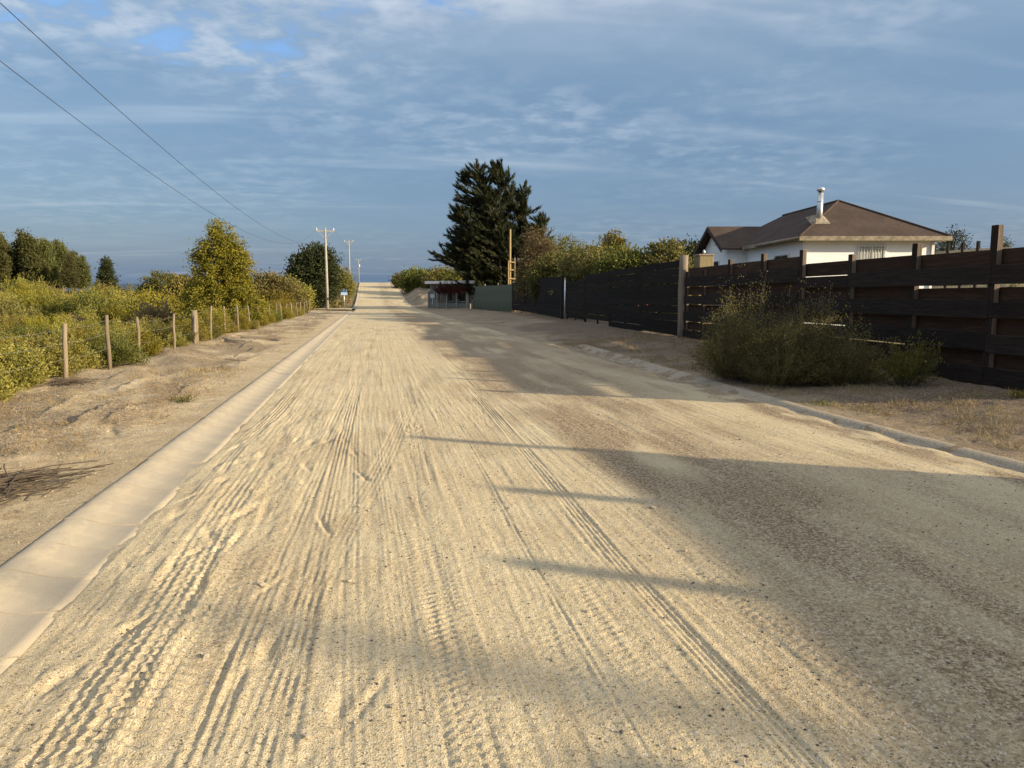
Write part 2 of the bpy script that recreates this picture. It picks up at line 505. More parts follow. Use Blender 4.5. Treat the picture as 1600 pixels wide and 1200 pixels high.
M['lf_euc'] = L_('eucalyptus_leaf', ((0.068, 0.074, 0.023), (0.12, 0.12, 0.035), (0.18, 0.155, 0.05)))
M['lf_brown'] = L_('brown_leaf', ((0.10, 0.07, 0.036), (0.155, 0.112, 0.052), (0.20, 0.155, 0.06)))
M['lf_lime'] = L_('lime_leaf', ((0.13, 0.14, 0.022), (0.22, 0.22, 0.036), (0.29, 0.26, 0.055)))
M['lf_grey'] = L_('grey_green_leaf', ((0.12, 0.106, 0.033), (0.195, 0.168, 0.048), (0.27, 0.22, 0.06)))
M['lf_bush'] = L_('bush_leaf', ((0.085, 0.073, 0.03), (0.15, 0.128, 0.045), (0.30, 0.255, 0.065)), vary=0.0)
M['lf_red'] = L_('red_flower', ((0.09, 0.022, 0.02), (0.13, 0.032, 0.03), (0.07, 0.065, 0.02)))
M['straw'] = L_('dry_straw', ((0.30, 0.22, 0.10), (0.40, 0.31, 0.15), (0.22, 0.19, 0.07)), 0.2)

# ------------------------------------------------------------------ setting: ground sheet, sea


def grid(xs, ys, zf):
    X, Y = np.meshgrid(xs, ys)
    Z = zf(X, Y)
    V = np.stack([X, Y, Z], -1).reshape(-1, 3)
    nx, ny = len(xs), len(ys)
    i = (np.arange(ny - 1)[:, None] * nx + np.arange(nx - 1)[None]).ravel()
    return V, np.stack([i, i + 1, i + nx + 1, i + nx], -1), X, Y


def spread(stops):
    out = []
    for a, b, st in stops: out += list(np.arange(a, b, st))
    out.append(stops[-1][1]); return np.array(out)


def ground_z(x, y):
    z = base(x, y)
    covered = sst(-6.6, -6.0, x) * (1 - sst(10.5, 11.5, x)) * sst(-21, -20, y) * (1 - sst(300, 305, y))
    near = (1 - sst(100, 250, np.hypot(x, y)))
    z = z + fbm(x * 0.35, y * 0.35, 4, 5) * 0.16 * near * (1 - covered)
    inside = sst(-6.3, -5.9, x) * (1 - sst(fence_x(y) + 1.2, fence_x(y) + 1.8, x))
    return z - 0.14 * inside


gx = spread([(-6000, -500, 500), (-500, -80, 20), (-80, -20, 2.0), (-20, 20, 0.5), (20, 80, 3), (80, 500, 30), (500, 6000, 500)])
gy = spread([(-600, -30, 30), (-30, 60, 0.8), (60, 200, 2), (200, 500, 15), (500, 6000, 250)])
V, F, _, _ = grid(gx, gy, ground_z)
tag(obj('ground', npmesh('ground', V, F), M['ground']), 'scrubby brown soil of the field and yards', 'ground', kind='structure')
sea = MB().add([(-30000, 700, -22), (9000, 700, -22), (9000, 40000, -22), (-30000, 40000, -22)], [(0, 1, 2, 3)]).build('sea', M['sea'])
tag(sea, 'strip of dark blue sea on the horizon', 'sea', kind='structure')
hv, hf = [], []
for i in range(41):
    x = -9000 + i * 260; y = 9000 + 600 * math.sin(i * .5)
    h = 38 + 22 * float(fbm(np.array([i * .3]), np.array([2.]), 3, 8)[0])
    hv += [(x, y - 500, -24), (x, y, h), (x, y + 900, -24)]
    if i:
        a = (i - 1) * 3; hf += [(a, a + 3, a + 4, a + 1), (a + 1, a + 4, a + 5, a + 2)]
tag(obj('hills', pymesh('hills', hv, hf, True), M['hill']), 'low dark hills far beyond the field', 'hills', kind='structure')

# ------------------------------------------------------------------ setting: road with tyre tracks


def groove(x, y, xc, w, n, depth, seed, kind='rib', berm=0.6):
    """one tyre track: n ribs across width w centred on xc(y)"""
    s = (x - xc) / w
    inside = sst(0.56, 0.47, np.abs(s))
    fade = np.clip(0.66 + 1.5 * vn(y * 0.38, y * 0 + seed, seed) + 0.6 * vn(y * 2.2, x * 2.5, seed + 5), 0.10, 1)
    if kind == 'rib':
        ph = (s + 0.5) * n
        d = np.abs(ph - np.round(ph)); p = np.exp(-(d / 0.17) ** 2)
    elif kind == 'zig':
        tri = np.abs(((y / 0.088) % 1) - 0.5) * 2
        ph = (s + 0.5) * n + 0.34 * (tri - 0.5) + .25 * vn(y * 9, x * 9, seed)
        d = np.abs(ph - np.round(ph)); p = np.exp(-(d / 0.17) ** 2)
    else:
        side = np.where(s > 0, 1, -1)
        blk = np.sin(2 * np.pi * (y / 0.058 + side * s * 1.5 + (side > 0) * 0.35))
        p = np.clip(blk * 1.6 + 0.5, 0, 1)
        p = np.where(np.abs(s) < 0.07, 0.15, p)
        p = np.where(np.abs(np.abs(s) - 0.28) < 0.03, 0.1, p)
    h = inside * (-depth * 0.55 + depth * p) * fade
    b = np.exp(-((np.abs(s) - 0.58) / 0.09) ** 2) * depth * berm * fade
    return (h + b) * 0.46


def wob(y, a, seed, f=0.16):
    return a * 2 * vn(y * f + 3.3, y * 0 + seed * 1.7, seed)


def road_relief(x, y):
    fine = 1 - sst(9, 17, y)
    mid = 1 - sst(25, 60, y)
    h = 0.020 * fbm(x * 0.8, y * 0.22, 3, 21)
    h += mid * (0.0042 * fbm(x * 9, y * 0.35, 3, 22) + 0.0035 * fbm(x * 26, y * 0.9, 2, 23))
    soft = sst(-0.35, -0.75, x) * sst(0, 2, y)
    lump = fbm(x * 3.2, y * 1.3, 4, 24)
    h += soft * (0.017 * lump * mid + 0.010 * np.abs(fbm(x * 9, y * 3.5, 3, 25)) * fine)
    h += fine * 0.0035 * fbm(x * 22, y * 22, 4, 26, .6)
    # washboard ripples between the left tracks
    rip = np.exp(-((x + 0.84 + wob(y, .05, 3)) / 0.14) ** 2) * np.clip(0.3 + 1.4 * vn(y * .5, x * 2, 9), 0, 1)
    h += fine * rip * 0.012 * np.sin(2 * np.pi * (y / 0.075 + x * 5.5 + 0.8 * vn(x * 6, y * 5, 31)))
    T = [(-1.10, .03, .26, 5, .017, 'zig'), (-1.42, .07, .17, 4, .017, 'rib'), (-0.70, .06, .14, 3, .013, 'rib'),
         (-0.38, .02, .15, 4, .015, 'rib'), (-0.56, .03, .12, 3, .011, 'rib'), (-0.17, .03, .10, 3, .007, 'rib'),
         (0.37, .03, .21, 5, .013, 'lug'), (0.30, .01, .02, 1, .008, 'rib'), (0.86, .04, .20, 5, .009, 'lug'),
         (0.93, .02, .03, 1, .008, 'rib'), (0.62, .03, .16, 5, .005, 'rib'), (0.08, .03, .18, 6, .005, 'rib'),
         (1.43, .02, .13, 4, .015, 'rib'), (1.66, .03, .16, 5, .006, 'rib'), (1.15, .03, .18, 5, .006, 'lug'),
         (2.05, .04, .2, 5, .006, 'rib'), (2.5, .05, .18, 4, .006, 'rib'), (2.95, .05, .2, 5, .006, 'lug'),
         (3.4, .05, .2, 5, .006, 'rib'), (3.9, .06, .2, 5, .006, 'rib'), (4.4, .05, .2, 5, .008, 'lug'), (4.85, .05, .2, 4, .006, 'rib')]
    T += [(-.9, .1, .2, 5, .008, 'rib'), (.2, .1, .2, 5, .007, 'lug'), (.9, .1, .18, 4, .007, 'rib'), (-.2, .12, .2, 5, .007, 'rib'), (1.9, .1, .2, 5, .007, 'lug')]
    SK = [0, .006, .012, -.004, .02, -.03, .004, .0, -.012, .01, .03, -.025, .0, -.015, .028, -.03, .02, -.02, .03, -.01, .02, 0, .055, -.06, .075, .09, -.07]
    drift = 0.012 * np.clip(y - 4, 0, 30)
    for i, (xc, a, w, n, d, kd) in enumerate(T):
        c = xc + SK[i % len(SK)] * (y - 4.5) + wob(y, a, 40 + i, 0.2 if xc > -1 else 0.45) + (drift * 2.6 if xc > 1 else drift * 1.6 if xc > -.9 else drift)
        ff = fine if n > 1 or True else fine
        sel = np.abs(x - c) < w * 0.9
        if sel.any():
            hh = np.zeros_like(x); hh[sel] = groove(x[sel], y[sel], c[sel], w, n, d, 60 + i, kd)
            h += hh * ff
            # beyond the treads the same ruts go on as plain shallow troughs
            h -= (1 - ff) * mid * 0.22 * d * np.exp(-((x - c) / (w * 0.45)) ** 2)
    # scuffs and foot holes in the soft sand
    rg = np.random.default_rng(7)
    for _ in range(60):
        cx, cy = rg.uniform(-1.5, 0.1), rg.uniform(2.0, 9)
        ra, rb = rg.uniform(.02, .05), rg.uniform(.05, .22)
        an = rg.uniform(-.5, .3); d = rg.uniform(.006, .019)
        sel = (np.abs(x - cx) < .3) & (np.abs(y - cy) < .4)
        dx, dy = x[sel] - cx, y[sel] - cy
        u, v = dx * math.cos(an) + dy * math.sin(an), -dx * math.sin(an) + dy * math.cos(an)
        h[sel] -= d * np.exp(-(u / ra) ** 2 - (v / rb) ** 2) - 0.5 * d * np.exp(-((u + ra * 1.5) / ra) ** 2 - (v / rb) ** 2)
    edge = sst(-1.40, -1.55, x)
    h = h * (1 - 0.75 * edge) + 0.012 - 0.17 * np.clip(-1.56 - x, 0, 1) + edge * 0.016 * fbm(x * 4, y * 2.5, 4, 35) * (1 - sst(20, 30, y))
    h = h * (1 - sst(5.3, 5.6, x)) + sst(5.3, 5.6, x) * (0.02 + .02 * fbm(x * 5, y * 2, 3, 33))
    return h


def road_z(x, y): return zr(y) + road_relief(x, y)


xs = np.concatenate([np.arange(-1.72, 2.1, 0.0075), np.arange(2.1, 5.70, 0.022), [5.72]])
ys = list(np.arange(-20, 1.4, 0.4)); y = 1.5
while y < 17:
    ys.append(y); y += min(max(0.0062, y * y / 1192 * 0.75), 0.12)
ys += list(np.arange(17.1, 60, 0.5)) + list(np.arange(60, 300, 2.0))
ys = np.array(ys)
V, F, X, Y = grid(xs, ys, road_z)
me = npmesh('road', V, F)
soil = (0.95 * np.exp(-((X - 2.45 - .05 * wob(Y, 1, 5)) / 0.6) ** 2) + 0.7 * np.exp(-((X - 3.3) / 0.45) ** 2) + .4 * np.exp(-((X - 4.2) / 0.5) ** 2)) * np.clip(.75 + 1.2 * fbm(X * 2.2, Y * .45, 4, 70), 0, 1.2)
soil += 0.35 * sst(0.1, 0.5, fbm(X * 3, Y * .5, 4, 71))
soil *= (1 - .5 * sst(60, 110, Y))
soil += .6 * sst(2.0, 3.0, X) * sst(10, 16, Y) * sst(80, 55, Y) * np.clip(.7 + fbm(X * .9, Y * .25, 4, 73), 0, 1.2)  # more brown soil mid-distance, its colour also deepening the shade there
xl = 5.40 + 0.06 * np.clip(Y - 9, 0, 8)
soil += 1.6 * np.exp(-((X - xl) / .15) ** 2) * sst(-.45, .15, fbm(X * 4, Y * 1.5, 3, 72))
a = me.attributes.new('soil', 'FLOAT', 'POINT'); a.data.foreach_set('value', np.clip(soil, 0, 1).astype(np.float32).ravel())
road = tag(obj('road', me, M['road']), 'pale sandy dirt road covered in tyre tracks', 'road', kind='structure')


# ------------------------------------------------------------------ setting: verges
RUTS = [(-3.55, 10.6, 1.2, .13, -.06), (-3.15, 10.3, .6, .09, .05), (-3.95, 9.0, .9, .11, -.05), (-4.35, 11.6, 1.0, .10, -.1), (-3.0, 13.4, .9, .08, .02), (-4.6, 9.3, .8, .09, -.1),
        (-3.6, 7.5, .7, .09, -.08), (-4.1, 14.0, 1.1, .09, -.06), (-3.3, 16.4, 1.3, .08, .03), (-4.8, 16.0, 1.0, .09, -.05), (-2.9, 19.2, 1.2, .06, .02), (-4.1, 6.9, .6, .08, -.1), (-3.4, 22.0, 1.8, .07, .02), (-3.9, 26, 2.2, .07, 0)]


def verge_left_z(x, y):
    fine = 1 - sst(14, 30, y)
    d = x * 0.8 + y * 0.34                        # ruts that run aslant towards the fence
    r = fbm(d * 1.3, (y * .8 - x * .3) * 0.35, 4, 80)
    mask = sst(-2.6, -3.3, x)
    h = 0.09 * r * mask - 0.10 * mask * sst(0.10, 0.015, np.abs(fbm(d * 0.9, (y * .8 - x * .3) * .22, 3, 81))) * sst(-.1, .3, fbm(x * .8, y * .4, 2, 82))
    h += fine * (0.022 * fbm(x * 5, y * 5, 4, 83) + .006 * fbm(x * 25, y * 25, 3, 84)) * sst(-2.12, -2.5, x)
    for (xc, yc, ln, A, sk) in RUTS:
        sel = (np.abs(y - yc) < 2.2 * ln) & (np.abs(x - xc) < 1.6)
        if not sel.any(): continue
        xs_, ys_ = x[sel], y[sel]
        u = xs_ - xc - sk * (ys_ - yc) + .09 * fbm(ys_ * 1.6, ys_ * 0 + xc, 3, 87)
        f = np.where(u > 0, np.exp(-u / .32), np.exp(u / .035))
        h[sel] += .65 * A * f * np.exp(-((ys_ - yc) / ln) ** 4) * (1 + .6 * fbm(xs_ * 3, ys_ * 3, 3, 88))
    return base(x, y) + h


xs = np.arange(-6.4, -2.13, 0.03)
xs = np.concatenate([xs, [-2.125]])
ys = np.concatenate([np.arange(-20, 2, .5), np.arange(2, 14, .035), np.arange(14, 30, .1), np.arange(30, 80, .6)])
V, F, X, Y = grid(xs, ys, verge_left_z)
me = npmesh('verge_left', V, F)
hh = V[:, 2].reshape(X.shape) - base(X, Y)
soil = 0.80 * sst(-2.5, -3.5, X) * np.clip(.6 + 1.3 * fbm(X * 1.1, Y * .7, 4, 85), 0, 1.3) + 0.9 * sst(-.2, .4, fbm((X * .8 + Y * .34) * 1.5, (Y * .8 - X * .3) * .35, 4, 86)) * sst(-2.4, -3.2, X)
a = me.attributes.new('soil', 'FLOAT', 'POINT'); a.data.foreach_set('value', np.clip(soil, 0, 1).astype(np.float32).ravel())
tag(obj('verge_left', me, M['verge']), 'rutted sandy verge between the kerb and the wire fence', 'verge', kind='structure')


def verge_right_z(x, y):
    fine = 1 - sst(20, 40, y)
    h = 0.05 * fbm(x * .9, y * .6, 4, 90) * sst(5.9, 6.6, x) + fine * (0.022 * fbm(x * 4.5, y * 4.5, 4, 91) + .006 * fbm(x * 25, y * 25, 3, 92))
    return base(x, y) + h - 0.0


us = np.arange(0, 1.0001, 1 / 150)
ys = np.concatenate([np.arange(-20, 3, .5), np.arange(3, 20, .05), np.arange(20, 45, .2), np.arange(45, 100, 1.)])
U, Y = np.meshgrid(us, ys)
X0 = np.full_like(Y, 5.66); X1 = fence_x(Y) + 2.0
X1 = np.where(Y > 66, np.minimum(X1, 14 - .08 * (Y - 66)), X1)
X = X0 + (X1 - X0) * U
Z = verge_right_z(X, Y)
V = np.stack([X, Y, Z], -1).reshape(-1, 3); nx = len(us)
i = (np.arange(len(ys) - 1)[:, None] * nx + np.arange(nx - 1)[None]).ravel()
me = npmesh('verge_right', V, np.stack([i, i + 1, i + nx + 1, i + nx], -1))
drive = sst(34, 42, Y) * (1 - sst(fence_x(Y) - 1.5, fence_x(Y), X)) + sst(24, 30, Y) * sst(7.4, 6.4, X)
soil = (0.72 + .9 * fbm(X * 1.2, Y * .8, 5, 93)) * sst(6.0, 6.9, X) + .75 * sst(7, 9, X) * sst(9, 14, Y) + .15
soil = soil * (1 - .8 * np.clip(drive, 0, 1)) + .5 * np.clip(drive, 0, 1) * sst(.15, .5, fbm(X * .9, Y * .5, 4, 94))
a = me.attributes.new('soil', 'FLOAT', 'POINT'); a.data.foreach_set('value', np.clip(soil, 0, 1).astype(np.float32).ravel())
tag(obj('verge_right', me, M['verge_r']), 'brown dry verge between the right kerb and the plank fence', 'verge', kind='structure')

# side street at the dip
for nm, x0, x1 in (('side_street', -45, -2.0),):
    xs = np.linspace(x0, x1, 50); ys = np.linspace(84.5, 91.5, 12)
    V, F, X, Y = grid(xs, ys, lambda x, y: base(x, y) + 0.10 + .03 * fbm(x, y, 3, 99))
    me = npmesh(nm, V, F)
    a = me.attributes.new('soil', 'FLOAT', 'POINT'); a.data.foreach_set('value', np.full(len(V), .15, np.float32))
    tag(obj(nm, me, M['road']), 'sandy side street leaving the dip to the left', 'street', kind='structure')

# reddish bank beside the rise
xs = np.linspace(5.6, 12.5, 40); ys = np.linspace(98, 150, 60)
V, F, X, Y = grid(xs, ys, lambda x, y: base(x, y) + .02 + (1.1 * sst(6.0, 8.2, x) * sst(98, 108, y) * sst(150, 138, y)) * (1 + .5 * fbm(x * .6, y * .4, 3, 97)))
me = npmesh('earth_bank', V, F)
a = me.attributes.new('soil', 'FLOAT', 'POINT'); a.data.foreach_set('value', np.clip(.5 + .8 * fbm(X * .5, Y * .3, 3, 98), 0, 1).astype(np.float32).ravel())
tag(obj('earth_bank', me, M['verge_r']), 'reddish earth bank on the right of the rise', 'bank', kind='structure')

# ------------------------------------------------------------------ kerbs
PROF = [(0, -.13), (0, .062), (.010, .072), (.04, .078), (.085, .076), (.13, .066), (.18, .048), (.23, .030), (.28, .016), (.33, .008), (.40, .004), (.47, .005), (.545, .010), (.545, -.13)]


def kerb_piece(L, flip):
    V, F = [], []
    n = len(PROF)
    for t in (0, L):
        for (x, z) in PROF: V.append(((-x if flip else x), t, z))
    V += V[:]                                     # the end faces get vertices of their own
    for i in range(n):
        q = (i, (i + 1) % n, n + (i + 1) % n, n + i)
        F.append(q if flip else q[::-1])
    c0, c1 = tuple(range(2 * n, 3 * n)), tuple(range(3 * n, 4 * n))
    F += [c0[::-1], c1] if flip else [c0, c1[::-1]]
    return pymesh('kerb_piece', V, F, True)


def kerb_run(name, pts, parent, flip, mat):
    """a long stretch swept along pts = (x, y, heading)"""
    V, F = [], []
    n = len(PROF)
    for (x, y, z, a) in pts:
        for (px, pz) in PROF:
            px = -px if flip else px
            V.append((x + px * math.cos(a), y + px * math.sin(a), z + pz))
    for j in range(len(pts) - 1):
        for i in range(n - 1):
            q = (j * n + i, j * n + i + 1, (j + 1) * n + i + 1, (j + 1) * n + i)
            F.append(q if flip else q[::-1])
    return obj(name, pymesh(name, V, F, True), mat, parent)


def kerb(name, xf, label, flip, y0, ysplit, yend, corner=None, sink=0.0, mat='kerb'):
    root = thing(name, label, 'kerb', (0, 0, 0)); root['kind'] = 'structure'
    pm = kerb_piece(0.489, flip); pm.materials.append(M[mat])
    y = y0
    while y < ysplit:
        o = obj('kerb_stone', pm, None, root)
        x = xf(y)
        dz = float(zr(y)); sl = float(zr(y + .5) - zr(y)) / .5
        o.location = (x + random.uniform(-.003, .003), y, dz - sink + random.uniform(-.004, .004))
        o.rotation_euler = (math.atan(sl), 0, -math.atan(float(xf(y + .5) - xf(y)) / .5) + random.uniform(-.004, .004))
        y += 0.5
    pts = [(float(xf(t)), t, float(zr(t)) - sink, 0) for t in np.arange(y, yend, 1.0)]
    if corner:
        x, yy = float(xf(yend)), yend
        for k in range(9):
            a = k / 8 * math.pi / 2
            pts.append((x - 4 * (1 - math.cos(a)), yy + 4 * math.sin(a), float(zr(yy)) - sink, a))
        pts.append((x - 30, yy + 4, float(base(x - 30, yy + 4)) + .05, math.pi / 2))
    r = kerb_run('kerb_run', pts, root, flip, M[mat])
    return root


KL = lambda y: -2.125
KR = lambda y: 5.92 + 0.06 * np.clip(np.asarray(y, float) - 9, 0, 40) - .0 * np.asarray(y)
kerb('kerb_left', KL, 'smooth rolled concrete kerb with sandy gutter along the left of the road', False, -2.0, 16.0, 78.0, True)
kr = kerb('kerb_right', KR, 'half buried concrete kerb along the right verge', True, 1.0, 17.0, 24.0, None, 0.006, 'kerb_dirty')
k3 = thing('kerb_far', 'far kerb line climbing the hill beyond the side street', 'kerb'); k3['kind'] = 'structure'
kerb_run('kerb_run', [(-2.125, t, float(zr(t)), 0) for t in np.arange(93, 185, 2.0)], k3, False, M['kerb'])

# ------------------------------------------------------------------ foliage tools


def leaves(P, D, ln, wd, rg, droop=0.0):
    """kite shaped leaf faces: base points P, directions D"""
    n = len(P)
    D = D / (np.linalg.norm(D, axis=1, keepdims=True) + 1e-9)
    R = rg.normal(size=(n, 3)); Sd = np.cross(D, R); Sd /= np.linalg.norm(Sd, axis=1, keepdims=True) + 1e-9
    l = ln * rg.uniform(.6, 1.25, (n, 1)); w = wd * rg.uniform(.7, 1.2, (n, 1))
    up = np.cross(Sd, D)
    a = P; t = P + D * l - np.array([0, 0, 1.0]) * droop * l
    m = P + D * l * .45 + up * w * .25
    V = np.stack([a, m + Sd * w * .5, t, m - Sd * w * .5], 1).reshape(-1, 3)
    F = np.arange(4 * n).reshape(n, 4)
    return V, F


def fol_mesh(name, parts):
    Vs, Fs, o = [], [], 0
    for V, F in parts:
        Vs.append(V); Fs.append(F + o); o += len(V)
    return npmesh(name, np.concatenate(Vs), np.concatenate(Fs), smooth=False)


def tubes_np(paths, n=4):
    """paths: list of (pts (k,3), radii (k,)) -> quads"""
    Vs, Fs, o = [], [], 0
    for pts, rad in paths:
        pts = np.asarray(pts, float); rad = np.asarray(rad, float)
        d = np.gradient(pts, axis=0); d /= np.linalg.norm(d, axis=1, keepdims=True) + 1e-9
        ref = np.array([1., 0, 0]) if abs(d[0, 0]) < .8 else np.array([0, 1., 0])
        a = np.cross(d, ref); a /= np.linalg.norm(a, axis=1, keepdims=True) + 1e-9
        b = np.cross(d, a)
        th = 2 * np.pi * np.arange(n) / n
        V = pts[:, None] + (a[:, None] * np.cos(th)[None, :, None] + b[:, None] * np.sin(th)[None, :, None]) * rad[:, None, None]
        k = len(pts)
        i = (np.arange(k - 1)[:, None] * n + np.arange(n)[None]).ravel()
        j = (np.arange(k - 1)[:, None] * n + (np.arange(n)[None] + 1) % n).ravel()
        Fs.append(np.stack([i, j, j + n, i + n], -1) + o); Vs.append(V.reshape(-1, 3)); o += k * n
    return npmesh('wood', np.concatenate(Vs), np.concatenate(Fs), smooth=True)


def shrub_meshes(name, h, rad, ntw, nlf, ln, wd, seed, upright=0.6, base_r=0.3, squash=1.0, stemr=0.006, lo=0.25, tuft=0.035):
    """many curved twigs from the ground, leaves along each. -> (foliage mesh, stem mesh)"""
    rg = np.random.default_rng(seed)
    az = rg.uniform(0, 2 * np.pi, ntw); q = rg.uniform(0, 1, ntw) ** .6
    out = np.stack([np.cos(az) * rad * q, np.sin(az) * rad * q * squash], -1)
    hh = h * np.sqrt(np.clip(1 - (q * .92) ** 2.2, .05, 1)) * rg.uniform(.5, 1.1, ntw)
    lump = 1 + .28 * np.sin(az * 3 + seed) * q + .2 * np.sin(az * 5 + 2 * seed) + .5 * fbm(out[:, 0] * 2.2 / h + seed, out[:, 1] * 2.2 / h, 2, seed)
    hh *= lump
    b = out * base_r
    P, D, paths = [], [], []
    for i in range(ntw):
        t = np.linspace(0, 1, 5)
        cur = t ** (1.0 + upright)
        jx, jy = rg.normal(0, .05 * h, 2)
        pts = np.stack([b[i, 0] + (out[i, 0] - b[i, 0]) * (1.25 * t - .25 * t * t) + jx * t, b[i, 1] + (out[i, 1] - b[i, 1]) * (1.25 * t - .25 * t * t) + jy * t, hh[i] * t], -1)
        paths.append((pts, np.linspace(stemr * 1.6, stemr * .4, 5)))
        tt = rg.uniform(lo, 1.0, nlf) ** .8
        p = np.stack([np.interp(tt, t, pts[:, k]) for k in range(3)], -1)
        d = pts[4] - pts[2]; d = d / np.linalg.norm(d)
        P.append(p + rg.normal(0, tuft * h, (nlf, 3))); D.append(d[None] * .9 + rg.normal(0, .55, (nlf, 3)) + np.array([0, 0, .25]))
    P, D = np.concatenate(P), np.concatenate(D)
    P[:, 2] = np.abs(P[:, 2]) + .01
    sel = rg.permutation(ntw)[:max(10, ntw // 4)]
    return fol_mesh(name, [leaves(P, D, ln, wd, rg)]), tubes_np([paths[i] for i in sel], 3)


def crown_mesh(name, ells, nclump, nlf, spread_, ln, wd, seed, hollow=.55, droop=.0, updir=.2):
    """leaf clumps through the outer volume of several ellipsoids. Returns mesh and the clump centres."""
    rg = np.random.default_rng(seed)
    vol = np.array([e[1][0] * e[1][1] * e[1][2] for e in ells]) ** .67
    pick = rg.choice(len(ells), nclump, p=vol / vol.sum())
    u = rg.normal(size=(nclump, 3)); u /= np.linalg.norm(u, axis=1, keepdims=True)
    rr = rg.uniform(hollow ** 3, 1, (nclump, 1)) ** (1 / 3) * rg.uniform(.88, 1.14, (nclump, 1))
    c = np.array([ells[k][0] for k in pick], float); ra = np.array([ells[k][1] for k in pick], float)
    C = c + u * rr * ra
    C[:, 2] = np.maximum(C[:, 2], .15)
    sz = rg.uniform(.6, 1.3, (nclump, 1, 1)) * spread_
    off = rg.normal(size=(nclump, nlf, 3)) * sz * np.array([1, 1, .75])
    P = (C[:, None] + off).reshape(-1, 3)
    D = (u[:, None] * .6 + rg.normal(0, .6, (nclump, nlf, 3)) + np.array([0, 0, updir])).reshape(-1, 3)
    return fol_mesh(name, [leaves(P, D, ln, wd, rg, droop)]), C


def tree(name, label, loc, ells, trunk_h, trunk_r, leafm, nclump, nlf, spr, ln, wd, seed, barkm='bark', cat='tree', group=None, hollow=.5, droop=0, limbs=24, cores=True):
    root = thing(name, label, cat, loc, group=group)
    me, C = crown_mesh('crown', ells, nclump, nlf, spr, ln, wd, seed, hollow, droop)
    obj('crown', me, M[leafm], root)
    rg = np.random.default_rng(seed + 1)
    paths = [(np.array([[0, 0, -.3], [.03, .02, trunk_h * .35], [-.02, .04, trunk_h * .7], [0, 0, trunk_h]]), [trunk_r * 1.25, trunk_r, trunk_r * .75, trunk_r * .4])]
    for i in rg.permutation(len(C))[:limbs]:
        z0 = rg.uniform(.25, .95) * trunk_h
        z0 = min(z0, max(C[i][2] - .1, .1))
        a = np.array([0, 0, z0]); m = a * .4 + C[i] * .6; m[2] -= .05 * np.linalg.norm(C[i] - a)
        paths.append((np.stack([a, m, C[i]]), [trunk_r * .42, trunk_r * .22, trunk_r * .07]))
    obj('trunk', tubes_np(paths, 6), M[barkm], root)
    return root


def copy_thing(root, loc, rz, sc, label=None):
    r2 = root.copy(); COL.objects.link(r2)
    r2.location = loc; r2.rotation_euler = (0, 0, rz); r2.scale = sc if isinstance(sc, tuple) else (sc, sc, sc)
    for c in list(root.children):
        d = c.copy(); COL.objects.link(d); d.parent = r2
    if label: r2['label'] = label
    return r2


def at(x, y, dz=0.0): return (x, y, float(base(x, y)) + dz)

# ------------------------------------------------------------------ plank fences on the right
FD = Vector((0.063, 1, 0)).normalized()                     # along the fence, away from the camera
FN = Vector((-FD.y, FD.x, 0))                               # towards the road
FA = math.atan2(FD.y, FD.x)
_bc = {}


def board_mesh(L, T, Hh, mat):
    k = (round(L, 2), T, round(Hh, 3), mat)
    if k not in _bc:
        me = MB().bevbox(0, L, -T / 2, T / 2, 0, Hh, 0.004).mesh('board')
        me.materials.append(M[mat]); _bc[k] = me
    return _bc[k]


def fpos(y): return Vector((float(fence_x(y)), y, float(base(fence_x(y), y))))


def board(parent, y0, y1, z0, Hh, off, mat, T=0.028):
    a, b = fpos(y0), fpos(y1)
    d = b - a
    L = math.hypot(d.x, d.y)
    o = obj('board', board_mesh(L - .006, T, Hh, mat), None, parent)
    p = a + FN * off
    o.location = (p.x, p.y, a.z + z0)
    o.rotation_euler = (random.uniform(-.02, .02), -math.atan2(d.z, L) + random.uniform(-.0022, .0022), FA + random.uniform(-.001, .001))
    return o


def post(parent, y, h, w=0.14, mat='post', off=0.0, name='post'):
    p = fpos(y) + FN * off
    mb = MB().bevbox(-w / 2, w / 2, -w * .35, w * .35, -.3, h, .008)
    o = mb.build(name, [M[mat], M['post_dark']], parent, p, (random.uniform(-.01, .01), random.uniform(-.012, .012), FA + random.uniform(-.03, .03)))
    for f in o.data.polygons:
        if f.normal.y > .6: f.material_index = 1              # the road side takes the dark post wood
    return o


def shadowbox(name, label, posts, ends, rows, rh, gap, toph, post_h, bottom=0.02, span=2):
    """posts with wide boards nailed by turns to the road side and to the yard side"""
    root = thing(name, label, 'fence')
    for y, h in zip(posts, post_h): post(root, y, h)
    for r in range(rows):
        front = (rows - 1 - r) % 2 == 1
        z = toph - (rows - r) * (rh + gap) + gap
        cuts = [posts[0]] + [p for i, p in enumerate(posts[1:-1]) if (i + (r % span)) % span == 0] + [posts[-1]]
        for a, b in zip(cuts[:-1], cuts[1:]):
            cut = .05 if random.random() < .38 and posts[0] > 5 else 0
            board(root, a - (.07 if a == posts[0] else 0), b + (.07 if b == posts[-1] else 0), z + random.uniform(-.014, .014), rh - cut, .064 if front else -.064,
                  'board_dark' if front else 'board_brown')
    return root


shadowbox('plank_fence', 'dark wide plank fence with tall posts behind the big bush', [8.0, 9.58, 11.4, 13.26, 15.15], None, 8, .280, -.032, 2.02,
          [2.2, 2.36, 2.22, 2.14, 2.34])
shadowbox('plank_fence', 'dark wide plank fence beside the round log post in front of the white house', [15.27, 17.04, 19.07, 20.9, 22.3], None, 8, .302, -.032, 2.2,
          [2.15, 2.36, 2.32, 2.1, 2.1])
shadowbox('plank_fence', 'dark plank fence on the near side of the sunlit driveway opening', [-8.2, -6.4, -4.5, -2.5, -.55, 1.25, 3.25], None, 8, .296, -.048, 2.02,
          [2.4, 2.4, 2.4, 2.4, 2.42, 2.35, 2.6])
